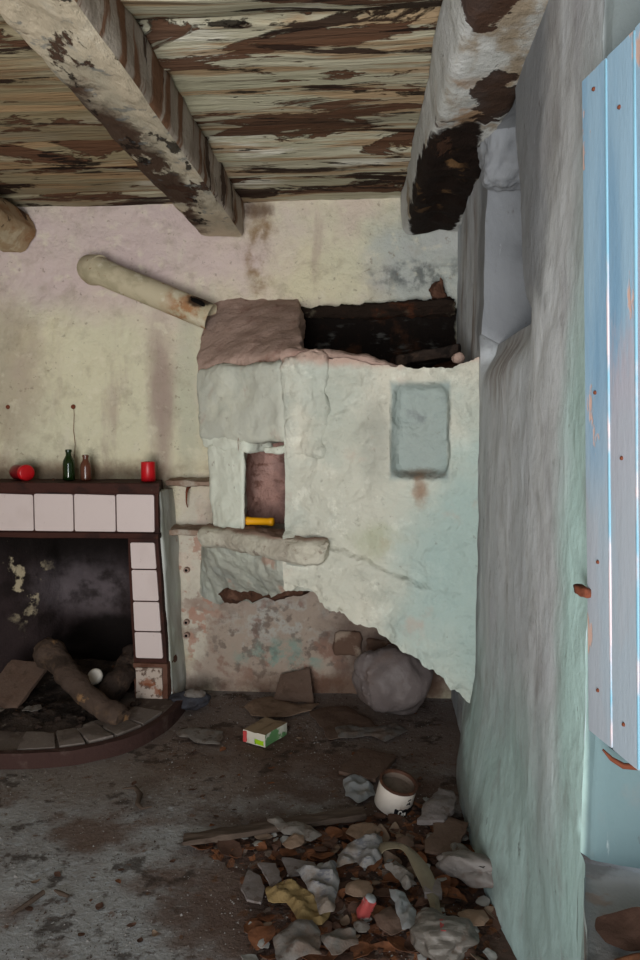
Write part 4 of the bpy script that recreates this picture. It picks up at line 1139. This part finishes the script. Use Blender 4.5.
# grit and fine debris (uncountable)
def grit():
    bm = bmesh.new()
    rnd = random.Random(21)
    n = 0
    while n < 5200:
        y = 1.9 + 2.35 * rnd.random() ** 1.2
        x = rnd.uniform(-2.2, .29)
        if y > 3.2 and x < -1.05: continue
        dens = .35 + .65 * sm(-.1, .25, fn((x, y, 0), 2.2, 7))
        if rnd.random() > dens: continue
        r = rnd.uniform(.0014, .0042) * (1.8 if rnd.random() < .04 else 1)
        z = gz(x, y)
        c = V((x, y, z + r * .3))
        vs = [bm.verts.new(c + V((r * math.cos(a) * rnd.uniform(.6, 1.2), r * math.sin(a) * rnd.uniform(.6, 1.2), -r * .4))) for a in (0.3, 2.4, 4.5)]
        t = bm.verts.new(c + V((rnd.uniform(-r, r) * .3, rnd.uniform(-r, r) * .3, r * .7)))
        mi = 0 if rnd.random() < .4 else 1
        for i in range(3):
            f = bm.faces.new((vs[i], vs[(i + 1) % 3], t)); f.material_index = mi
        bm.faces.new(vs[::-1]).material_index = mi
        n += 1
    return bm
o = obj('grit', grit(), [M['grit'], M['gritd']], smooth=False)
tag(o, 'pale and dark grit scattered over the screed floor', 'grit', kind='stuff')

# leaves
def leaf_mesh(seed, L, Wd):
    rnd = random.Random(seed)
    bm = bmesh.new()
    nu, nv = 8, 4
    cu, cv = rnd.uniform(-.8, 1.1), rnd.uniform(-.6, 1.1)
    g = []
    for i in range(nu + 1):
        u = i / nu
        w = Wd * math.sin(math.pi * min(1, u * .97 + .015)) ** .75 * (1 - .25 * u)
        row = []
        for j in range(nv + 1):
            s = (j / nv - .5) * 2
            x = (u - .5) * L; y = s * w * (1 + .15 * noise.noise(V((u * 5, s, seed))))
            z = cu * (u - .5) ** 2 * L * .8 + cv * s * s * w * .3 + .004 * fn((x, y, seed), 30, seed)
            row.append(bm.verts.new((x, y, z)))
        g.append(row)
    for i in range(nu):
        for j in range(nv):
            bm.faces.new((g[i][j], g[i + 1][j], g[i + 1][j + 1], g[i][j + 1]))
    zm = min(v.co.z for v in bm.verts)
    for v in bm.verts: v.co.z -= zm
    r = bmesh.ops.extrude_face_region(bm, geom=bm.faces[:])
    for v in [q for q in r['geom'] if isinstance(q, bmesh.types.BMVert)]: v.co.z += .0012
    return bm
LM = lambda s: leaf_mesh(s, random.Random(s).uniform(.04, .08), random.Random(s + 50).uniform(.013, .026)) if s < 8 else leaf_mesh(s, random.Random(s).uniform(.07, .11), random.Random(s + 50).uniform(.03, .045))
protos = [obj('dead_leaf', LM(s), M[('leafA', 'leafB', 'leafC', 'leafA', 'leafB')[s % 5]]) for s in range(12)]
rnd = random.Random(77)
def place_leaf(n, x, y, label, group, smax=1.35):
    o = protos[n] if n < len(protos) else rnd.choice(protos).copy()
    if n >= len(protos): COL.objects.link(o)
    s = rnd.uniform(.6 if smax > 1 else .22, smax)
    o.scale = (s, s, s)
    o.location = (x, y, gz(x, y) + rnd.uniform(.001, .007))
    o.rotation_euler = (rnd.uniform(-.25, .25), rnd.uniform(-.25, .25), rnd.uniform(0, 6.3))
    tag(o, label, 'leaf', group)
n = 0
while n < 236:
    x, y = rnd.uniform(-.7, .42), rnd.uniform(2.0, 3.1)
    if inside(x, y, HEAP) and rnd.random() < .4 + .6 * sm(0, .2, edge_near(x, y, HEAP)[0]):
        place_leaf(n, x, y, 'curled brown dead leaf in the litter heap beside the right wall', 'dead leaves in the litter heap'); n += 1
for k in range(32):
    x, y = rnd.uniform(-1.2, -.45), rnd.uniform(2.1, 3.3)
    if inside(x, y, HEAP): continue
    place_leaf(n, x, y, 'brown leaf crumb lying on the bare screed before the hearth', 'leaf crumbs on the bare screed', .45); n += 1
for k in range(30):
    x, y = rnd.uniform(-.9, .25), rnd.uniform(3.15, 4.1)
    place_leaf(n, x, y, 'brown leaf crumb lying on the dirt floor below the oven arch', 'leaf crumbs below the oven arch', .6); n += 1
# paint flakes
fl0 = []
for s in range(4):
    q = random.Random(s + 5)
    poly = [((.016 + .012 * q.random()) * math.cos(a), (.016 + .012 * q.random()) * math.sin(a)) for a in [k * 1.05 for k in range(6)]]
    fl0.append(obj('paint_flake', sheet(poly, .006, lambda x, y, e: .004 + .005 * fn((x, y, s), 30, s), .0015), M['flake']))
for n in range(44):
    o = fl0[n] if n < 4 else fl0[n % 4].copy()
    if n >= 4: COL.objects.link(o)
    while True:
        x, y = rnd.uniform(-.6, .36), rnd.uniform(2.05, 3.2)
        if inside(x, y, HEAP): break
    s = rnd.uniform(.5, 1.2); o.scale = (s, s, s)
    o.location = (x, y, gz(x, y) + .006); o.rotation_euler = (rnd.uniform(-.3, .3), rnd.uniform(-.3, .3), rnd.uniform(0, 6))
    tag(o, 'small pale flake of fallen paint among the dead leaves', 'paint flake', 'paint flakes in the litter')

def creases(seed, dim=2, n=6):
    q = random.Random(seed * 13 + 5)
    out = []
    for k in range(n):
        d = V([q.gauss(0, 1) for _ in range(dim)]).normalized()
        out.append((d, q.uniform(.6, 1.6) * (1 + .35 * k), q.random(), 1 / (1 + .45 * k)))
    return out
def crumple(p, cr, f):
    h = 0
    for d, fr, ph, a in cr:
        x = p.dot(d) * f * fr + ph
        h += a * abs((x % 1.0) * 2 - 1)
    return h / 2.2
# torn and crumpled sheets: name, outline on the floor, material, crumple height, lift, label, category
def scrap(name, poly, m, amp, lift, label, cat, sc=12, seed=1, th=.002, res=.007, tilt=None, fold=None):
    c = ctr(poly)
    lp0 = [(p[0] - c[0], p[1] - c[1]) for p in poly]
    lp = []
    jag = 0 if m in (M['card_dark'],) and 'book' in name else .11
    for i in range(len(lp0)):
        a_, b_ = V(lp0[i]), V(lp0[(i + 1) % len(lp0)])
        L_ = (b_ - a_).length; nn = Vector((-(b_ - a_).y, (b_ - a_).x)) / max(L_, 1e-6)
        for q in range(4):
            p = a_.lerp(b_, q / 4)
            if q: p = p + nn * L_ * jag * noise.noise(V((q * 3.7 + i * 1.3, seed * 2.1, 5)))
            lp.append((p.x, p.y))
    zs = [gz(c[0] + p[0] * .8, c[1] + p[1] * .8) for p in lp]
    base = max(zs)
    cr_ = creases(seed)
    def zf(x, y, e):
        wx = .012 * noise.noise(V((x * 20, y * 20, seed))); wy = .012 * noise.noise(V((x * 20, y * 20, seed + 9)))
        z = amp * .85 * crumple(Vector((x + wx, y + wy)), cr_, sc * .55)
        if fold: z += fold(x, y)
        return z * (.35 + .65 * min(1, e / .02))
    o = obj(name, sheet(lp, res, zf, th), m)
    o.data.set_sharp_from_angle(angle=R(24))
    o.location = (c[0], c[1], base + lift)
    if tilt: o.rotation_euler = tilt
    return tag(o, label, cat)
scrap('cardboard_sheet', [(-.75, 4.03), (-.71, 4.14), (-.62, 4.20), (-.55, 4.13), (-.44, 4.07), (-.33, 4.12), (-.37, 4.0), (-.48, 3.91), (-.60, 3.88), (-.69, 3.91)], M['card'], .012, .008, 'flat torn sheet of tan cardboard on the alcove floor', 'cardboard', 6, 3, .004, .014)
o = obj('cardboard_flap', hexa([(-.60, 4.14, .0), (-.37, 4.14, .0), (-.37, 4.15, .0), (-.60, 4.15, .0), (-.575, 4.255, .12), (-.40, 4.255, .165), (-.40, 4.265, .165), (-.575, 4.265, .12)], n=12, rnd=.2, amp=.006, sc=8, seed=2), M['card_dark'])
tag(o, 'dark brown cardboard flap propped against the alcove back wall', 'cardboard')
scrap('cardboard_sheet', [(-.38, 3.98), (-.28, 4.06), (-.17, 4.08), (-.08, 3.95), (.0, 3.80), (-.12, 3.68), (-.24, 3.62), (-.31, 3.8)], M['card_dark'], .012, .008, 'dark flattened cardboard lying before the grey sack', 'cardboard', 5, 4, .004, .014)
scrap('paper_sheet', [(-1.047, 3.688), (-.951, 3.722), (-.88, 3.70), (-.795, 3.69), (-.779, 3.537), (-.85, 3.53), (-.905, 3.545), (-.95, 3.60), (-1.0, 3.60)], M['paper'], .016, .006, 'dirty white torn paper on the floor by the hearth rim', 'paper', 7, 5)
scrap('paper_sheet', [(-.225, 3.767), (-.139, 3.813), (-.09, 3.77), (-.045, 3.79), (.03, 3.80), (.086, 3.87), (.15, 3.757), (.09, 3.68), (.032, 3.614), (-.04, 3.68), (-.118, 3.65), (-.203, 3.643)], M['paper_grey'], .02, .010, 'ragged pale paper lying in front of the grey sack', 'paper', 14, 6)
o = scrap('book', [(-.085, 3.52), (.09, 3.44), (-.015, 3.19), (-.185, 3.265)], M['card_dark'], .002, .004, 'flat grey-brown book lying face down between the sack and the paint tin', 'book', 6, 7, .016, .016)
scrap('plastic_film', [(-.155, 3.20), (-.11, 3.24), (-.065, 3.245), (-.03, 3.17), (-.01, 3.08), (-.084, 3.0), (-.14, 3.06)], M['plast'], .032, .004, 'crumpled clear plastic film beside the paint tin', 'plastic film', 16, 8)
scrap('paper_sheet', [(-.43, 2.765), (-.389, 2.80), (-.35, 2.75), (-.314, 2.765), (-.258, 2.74), (-.205, 2.67), (-.243, 2.63), (-.30, 2.66), (-.35, 2.67)], M['paper'], .022, .014, 'torn white paper lying on the weathered plank', 'paper', 18, 9)
scrap('tile_fragment', [(-.447, 2.463), (-.40, 2.43), (-.375, 2.37), (-.372, 2.287), (-.423, 2.30), (-.455, 2.358)], M['slab'], .003, .016, 'grey broken tile piece with a pointed end beside the bare screed', 'tile fragment', 6, 10, .008)
scrap('tile_fragment', [(-.420, 2.485), (-.355, 2.482), (-.320, 2.39), (-.350, 2.345), (-.385, 2.42)], M['slab'], .003, .020, 'grey broken tile piece next to the yellowed wrapper', 'tile fragment', 6, 11, .008)
scrap('tile_fragment', [(-.34, 2.52), (-.22, 2.50), (-.19, 2.44), (-.30, 2.42)], M['slab'], .004, .018, 'flat grey tile piece behind the printed paper', 'tile fragment', 6, 12, .008)
scrap('wrapper', [(-.37, 2.34), (-.33, 2.38), (-.26, 2.37), (-.20, 2.32), (-.145, 2.23), (-.17, 2.17), (-.25, 2.20), (-.29, 2.27), (-.35, 2.28)], M['yellow_cloth'], .035, .012, 'crumpled yellowed wrapper in the leaf litter', 'wrapper', 16, 12)
scrap('printed_paper', [(-.285, 2.44), (-.22, 2.43), (-.147, 2.485), (-.130, 2.40), (-.132, 2.30), (-.135, 2.215), (-.178, 2.20), (-.20, 2.28), (-.24, 2.36)], M['news'], .045, .018, 'crumpled grey printed paper with a hanging corner, by the yellowed wrapper', 'paper', 13, 13)
scrap('printed_paper', [(-.11, 2.60), (-.05, 2.64), (.015, 2.66), (.012, 2.52), (-.045, 2.44), (-.075, 2.50), (-.15, 2.45), (-.14, 2.50)], M['news'], .045, .018, 'crumpled white printed paper near the olive plastic strip', 'paper', 14, 14)
scrap('paper_sheet', [(.02, 2.50), (.06, 2.53), (.11, 2.48), (.13, 2.40), (.09, 2.36), (.06, 2.44)], M['paper'], .035, .016, 'small twisted white paper under the olive plastic strip', 'paper', 20, 21)
scrap('paper_sheet', [(-.31, 2.10), (-.25, 2.18), (-.20, 2.19), (-.17, 2.14), (-.16, 2.04), (-.28, 2.0)], M['paper_grey'], .04, .018, 'grey crumpled paper at the near edge of the litter heap', 'paper', 12, 15)
scrap('paper_sheet', [(-.17, 2.12), (-.12, 2.16), (-.07, 2.165), (-.055, 2.10), (-.13, 2.04)], M['paper_grey'], .03, .020, 'pale folded paper next to the grey crumpled paper', 'paper', 12, 16)
scrap('plastic_film', [(.035, 2.36), (.088, 2.34), (.12, 2.25), (.115, 2.18), (.074, 2.16), (.055, 2.26)], M['plast'], .035, .016, 'pale plastic shred beyond the crushed red drink can', 'plastic film', 16, 17)
scrap('paper_sheet', [(.25, 2.66), (.30, 2.68), (.35, 2.60), (.33, 2.52), (.28, 2.52), (.24, 2.58)], M['paper'], .035, .02, 'torn white paper tucked behind the white packet at the wall', 'paper', 16, 18)
scrap('block_fragment', [(.145, 2.39), (.205, 2.395), (.205, 2.32), (.15, 2.325)], M['slab'], .004, .012, 'small pale block under the tip of the olive plastic strip', 'block', 8, 19, .022)
scrap('stone_slab', [(.145, 2.78), (.20, 2.93), (.25, 3.04), (.31, 3.01), (.30, 2.88), (.25, 2.78)], M['slab'], .02, .022, 'grey-brown stone slab leaning by the right wall behind the paint tin', 'stone slab', 5, 22, .02)
scrap('board_piece', [(.235, 2.85), (.345, 2.79), (.30, 2.66), (.265, 2.56), (.165, 2.59)], M['card_dark'], .006, .026, 'flat brown board piece against the right wall near the white packet', 'board', 5, 23, .010)
for k, (x, y, s, mk, lab) in enumerate([
    (-.05, 2.75, .07, 'card', 'tan cardboard scrap lying on the weathered plank'), (.10, 2.66, .05, 'card_dark', 'brown cardboard scrap near the board piece'), (-.30, 2.62, .05, 'card', 'small tan scrap between the plank and the tile pieces'),
    (.05, 2.22, .06, 'card_dark', 'brown scrap next to the crushed red can'), (.30, 2.26, .05, 'card', 'tan scrap between the striped bag and the white packet'), (-.06, 2.36, .05, 'card', 'tan scrap between the two printed papers'),
    (.20, 2.70, .035, 'paper', 'small white scrap beside the board piece'), (.31, 2.73, .03, 'paper', 'white chip lying on the board piece at the wall'), (-.05, 2.20, .03, 'paper', 'white shred just before the crushed red can')]):
    q = random.Random(k + 30)
    poly = [(x + s * (.6 + .6 * q.random()) * math.cos(a), y + s * (.6 + .6 * q.random()) * math.sin(a)) for a in [j * .9 for j in range(7)]]
    scrap('paper_scrap' if mk == 'paper' else 'cardboard_scrap', poly, M[mk], .018, .014, lab, 'scrap', 15, 40 + k, .002, .008)

# weathered plank
b = bmesh.new()
o = obj('plank', hexa([(-.72, 2.60, .018), (-.045, 2.835, .028), (-.06, 2.90, .028), (-.73, 2.665, .016), (-.72, 2.60, .040), (-.045, 2.835, .050), (-.06, 2.90, .050), (-.73, 2.665, .038)], n=20, rnd=.3, amp=.006, sc=9, seed=2), M['wood_old'])
tag(o, 'long weathered plank half buried along the back of the litter heap', 'plank')
# olive strip
def strip_bm():
    c = [V(p) for p in ((-.01, 2.57, .05), (.03, 2.575, .075), (.095, 2.55, .085), (.142, 2.45, .08), (.172, 2.34, .065), (.185, 2.24, .045))]
    bm = bmesh.new(); n = 24; g = []
    for i in range(n + 1):
        p = cat1(c, i / n); t = (cat1(c, min(1, i / n + .02)) - cat1(c, max(0, i / n - .02))).normalized()
        w = t.cross(V((0, 0, 1))).normalized() * (.022 + .006 * math.sin(i * .5))
        g.append([bm.verts.new(p - w), bm.verts.new(p + V((0, 0, .008))), bm.verts.new(p + w)])
    for i in range(n):
        for j in range(2): bm.faces.new((g[i][j], g[i + 1][j], g[i + 1][j + 1], g[i][j + 1]))
    r = bmesh.ops.extrude_face_region(bm, geom=bm.faces[:])
    for v in [q for q in r['geom'] if isinstance(q, bmesh.types.BMVert)]: v.co.z -= .003
    return bm
o = obj('plastic_strip', strip_bm(), M['plast_olive']); tag(o, 'olive plastic strip arching over the leaf litter', 'plastic strip')
o = obj('bent_stick', tube([(-1.09, 3.02, .02), (-1.04, 3.03, .024), (-1.0, 2.98, .02), (-.985, 2.90, .018), (-.955, 2.87, .016), (-.92, 2.885, .018)], [.006, .010, .012, .011, .009, .006], 8, amp=.004, sc=20, flat=.6), M['wood_old'])
tag(o, 'short curved brown strip on the bare floor before the hearth', 'stick')
o = obj('dry_twig', tube([(-1.16, 2.20, .012), (-1.13, 2.26, .013), (-1.11, 2.31, .013)], [.006, .009, .007], 8, amp=.003, sc=20), M['wood_old'])
tag(o, 'stubby dark twig on the bare screed at the near edge of the floor', 'stick')
o = obj('dry_twig', tube([(-1.08, 2.33, .010), (-1.05, 2.31, .012), (-1.02, 2.30, .01)], [.005, .010, .006], 8, amp=.003, sc=20, flat=.6), M['wood_old'])
tag(o, 'small dark chip of bark beside the stubby twig', 'bark')

# crumpled packets / bags
def blob(rx, ry, rz, seed, amp, sc, pinch=None, sub=4):
    cr_ = creases(seed, 3, 7)
    bm = bmesh.new()
    bmesh.ops.create_icosphere(bm, subdivisions=sub, radius=1.0)
    for v in bm.verts:
        d = v.co.normalized()
        r = 1 + amp * (1.6 * crumple(d + .15 * noise.noise_vector(d * 2.5), cr_, .45 * sc / 2) + .5 * noise.noise(d * sc + V((0, seed, 0))) - .8)
        if pinch is not None:
            r += .16 * noise.noise(d * 1.3 + V((seed, 2, 0)))
            k = d.dot(pinch); a = math.atan2(d.cross(pinch).dot(V((.3, .5, .8))), d.dot(V((.8, -.6, .1))))
            r += .075 * ((1 - abs(math.sin(a * 4.0 + 1.6 * noise.noise(d * 2.2)))) ** 2 - .2) * sm(-.7, .7, k)
            r += .10 * sm(.90, 1.0, k)
        v.co = V((d.x * r * rx, d.y * r * ry, d.z * r * rz))
    zm = min(v.co.z for v in bm.verts)
    for v in bm.verts:
        v.co.z -= zm
        if v.co.z < rz * .25: v.co.z *= v.co.z / (rz * .25) if v.co.z > 0 else 1
    return bm
def creased(o, a=26):
    o.data.set_sharp_from_angle(angle=R(a)); return o
t = thing('sack', (.075, 4.02, .0), 'bulging grey plastic rubbish sack in the alcove under the oven', 'sack')
SACK = obj('bag_body', blob(.182, .16, .165, 3, .20, 1.6, pinch=V((-.75, -.35, .55)).normalized(), sub=5), M['bag'], t)
kn = obj('knot', blob(.03, .025, .03, 8, .25, 3, sub=3), M['bag'], SACK); kn.location = (-.15, -.06, .225); kn.rotation_euler = (0, R(-35), 0)
t = thing('plastic_packet', (.315, 2.46, .030), 'white crumpled plastic packet with a faint printed patch, against the right wall', 'packet', rot=(R(4), R(-6), R(-38)))
PKT = creased(obj('packet', blob(.10, .05, .040, 5, .36, 2.2, sub=5), M['packet'], t))
pb = bmesh.new()
for k in range(4):
    q = box(.035, .075, -.030 + .007 * k, -.027 + .007 * k, .083, .0845, n=2, rnd=.2, amp=0, amp2=0)
    me = bpy.data.meshes.new('t'); q.to_mesh(me); q.free(); pb.from_mesh(me); bpy.data.meshes.remove(me)
pr = obj('print', pb, M['ink'], PKT)
t = thing('striped_bag', (.19, 2.10, .02), 'pale striped bag with a red mark at the near edge of the litter', 'bag')
SBAG = creased(obj('bag_body', blob(.075, .07, .046, 9, .34, 2.2, sub=5), M['stripe'], t))
mk = obj('red_mark', box(-.012, .006, -.05, .0, .110, .113, n=3, rnd=.3, amp=.001), M['red_print'], SBAG)
t = thing('drink_can', (-.047, 2.255, .022), 'small crushed red and white drink can among brown leaves', 'can', rot=(R(12), R(18), R(20)))
obj('body', hexa([(-.022, -.016, 0), (.022, -.014, 0), (.024, .016, 0), (-.022, .016, 0), (-.018, -.014, .075), (.022, -.016, .07), (.02, .016, .072), (-.02, .014, .07)], n=8, rnd=.7, amp=.008, sc=24, seed=4), M['red_print'], t)
obj('can_lid', lathe([(0, .078), (.014, .078), (.018, .074), (.018, .070)], 16), M['plast'], t)
t = thing('bundled_rag', (-1.05, 4.00, .0), 'dark blue-grey rag with a pale paper lump beside the fireplace pier', 'rag')
obj('rag', blob(.095, .07, .042, 4, .25, 2.2, sub=4), M['cloth_blue'], t)
b = obj('paper_lump', blob(.05, .04, .022, 6, .3, 3, sub=3), M['paper'], t); b.location = (.035, -.015, .066)

# milk carton
t = thing('drink_carton', (-.57, 3.64, .0), 'squashed green and white drink carton with a dusty top on the floor', 'carton', rot=(0, 0, R(63)))
lx, ly, lz = .095, .068, .062     # local x runs along the long side
def cbox():
    bm = bmesh.new()
    bmesh.ops.create_cube(bm, size=1)
    for v in bm.verts: v.co = V((v.co.x * lx * 2, v.co.y * ly * 2, (v.co.z + .5) * lz))
    bmesh.ops.subdivide_edges(bm, edges=bm.edges[:], cuts=5, use_grid_fill=True)
    bm.normal_update()
    for f in bm.faces:
        f.material_index = 0 if f.normal.z > .7 else (2 if f.normal.x < -.7 else 1)
    for v in bm.verts:
        v.co += V((.004 * fn(v.co, 9, 1), .005 * fn(v.co, 9, 2), -.008 * sm(.02, .0, abs(v.co.y - .01)) * (1 if v.co.z > .05 else 0)))
    return bm
CBOX = obj('box', cbox(), [M['carton_top'], M['carton_side'], M['carton_end']], t, smooth=False)
for (y0, y1, z0, z1, mk, nm) in ((.046, .066, .004, .056, 'carton_red', 'red_stripe'), (-.06, -.005, .004, .03, 'carton_lime', 'lime_print')):
    obj(nm, box(-lx - .003, -lx + .004, y0, y1, z0, z1, n=3, rnd=.5, amp=.001), M[mk], CBOX)

# paint tin
t = thing('paint_tin', (.058, 2.975, .020), 'open white paint tin with a rusty rim and black lettering, tilted in the litter', 'tin', rot=(R(10), R(13), R(0)))
r, h = .077, .112
obj('body', lathe([(0, .002), (r - .004, 0), (r, .004), (r, h - .006), (r + .002, h)], 48), M['tin'], t)
obj('rim', lathe([(r - .010, h - .008), (r - .008, h + .002), (r - .002, h + .004), (r + .003, h + .002), (r + .003, h - .006), (r, h - .008)], 48), M['tin_rim'], t)
obj('inside', lathe([(0, h - .034), (r * .5, h - .036), (r - .006, h - .034), (r - .009, h - .004)], 48), M['tin_in'], t)
def on_tin(pts, w, name, m, off=.0015):
    bm = bmesh.new()
    P3 = []
    for a, z in pts:
        P3.append(V(((r + off) * math.cos(a), (r + off) * math.sin(a), z)))
    return obj(name, tube(P3, w, 6, bm=bm), m, BAND)
def band(a0, a1, z0, z1, name, m, off=.001):
    bm = bmesh.new(); n = 18; g = []
    for i in range(n + 1):
        a = a0 + (a1 - a0) * i / n
        e = .004 * math.sin(i * 1.7)
        g.append([bm.verts.new(((r + o) * math.cos(a), (r + o) * math.sin(a), z)) for o in (.0, off) for z in (z0 + e, z1 + e * .6)])
    for i in range(n):
        A_, B_ = g[i], g[i + 1]
        bm.faces.new((A_[2], B_[2], B_[3], A_[3])); bm.faces.new((A_[3], B_[3], B_[1], A_[1])); bm.faces.new((A_[0], B_[0], B_[2], A_[2]))
    return obj(name, bm, m, t)
BAND = band(-1.55, -.25, .004, .040, 'black_band', M['ink'])
# looping script "Cap" on the band, and the small crest above it
c0 = [(-1.16, .030), (-1.21, .036), (-1.28, .034), (-1.31, .024), (-1.28, .014), (-1.21, .012), (-1.16, .017)]
on_tin(c0, .0022, 'lettering', M['print_white'], .002)
on_tin([(-1.06, .024), (-1.10, .026), (-1.13, .019), (-1.10, .013), (-1.06, .016), (-1.05, .025), (-1.04, .014)], .0018, 'lettering', M['print_white'], .002)
on_tin([(-.98, .002), (-.97, .025), (-.93, .026), (-.90, .019), (-.93, .013), (-.97, .015)], .0018, 'lettering', M['print_white'], .002)
on_tin([(-.95, .060), (-.90, .068), (-.84, .062), (-.80, .072), (-.76, .060), (-.72, .064)], .0022, 'crest', M['ink'], .001)
on_tin([(-.92, .078), (-.86, .084), (-.80, .080), (-.75, .086)], .0018, 'crest', M['ink'], .001)

# ------------------------------------------------------------------ light
w = bpy.data.worlds.new('sky'); SC.world = w; w.use_nodes = True
bg = w.node_tree.nodes['Background']
bg.inputs[0].default_value = (.80, .90, 1.0, 1); bg.inputs[1].default_value = 1.0
def area(name, loc, target, sx, sy, power, col):
    l = bpy.data.lights.new(name, 'AREA'); l.shape = 'RECTANGLE'; l.size = sx; l.size_y = sy; l.energy = power; l.color = col
    o = bpy.data.objects.new(name, l); COL.objects.link(o); o.location = loc
    o.rotation_euler = (V(target) - V(loc)).to_track_quat('-Z', 'Y').to_euler()
    return o
area('sunlit_ground_bounce', (-.55, -1.7, .15), (-.35, 1.0, 2.3), 2.2, 1.6, 185, (1.0, .975, .93))
area('doorway_daylight', (-.7, -2.2, 1.5), (-.4, 4.3, 1.5), 1.8, 1.6, 92, (.93, .97, 1.0))

# ------------------------------------------------------------------ camera
cam = bpy.data.cameras.new('camera'); co = bpy.data.objects.new('camera', cam); COL.objects.link(co)
cam.sensor_fit = 'VERTICAL'; cam.sensor_height = 36; cam.lens = 36 * 747 / 960
cam.clip_start = .05
co.location = (0, 0, 1.55); co.rotation_euler = (R(90 - 3.83), 0, R(4.6))
SC.camera = co
vs = SC.view_settings
vs.view_transform = 'Standard'; vs.look = 'None'; vs.gamma = 1; vs.exposure = 0
try: vs.use_curve_mapping = False
except Exception: pass
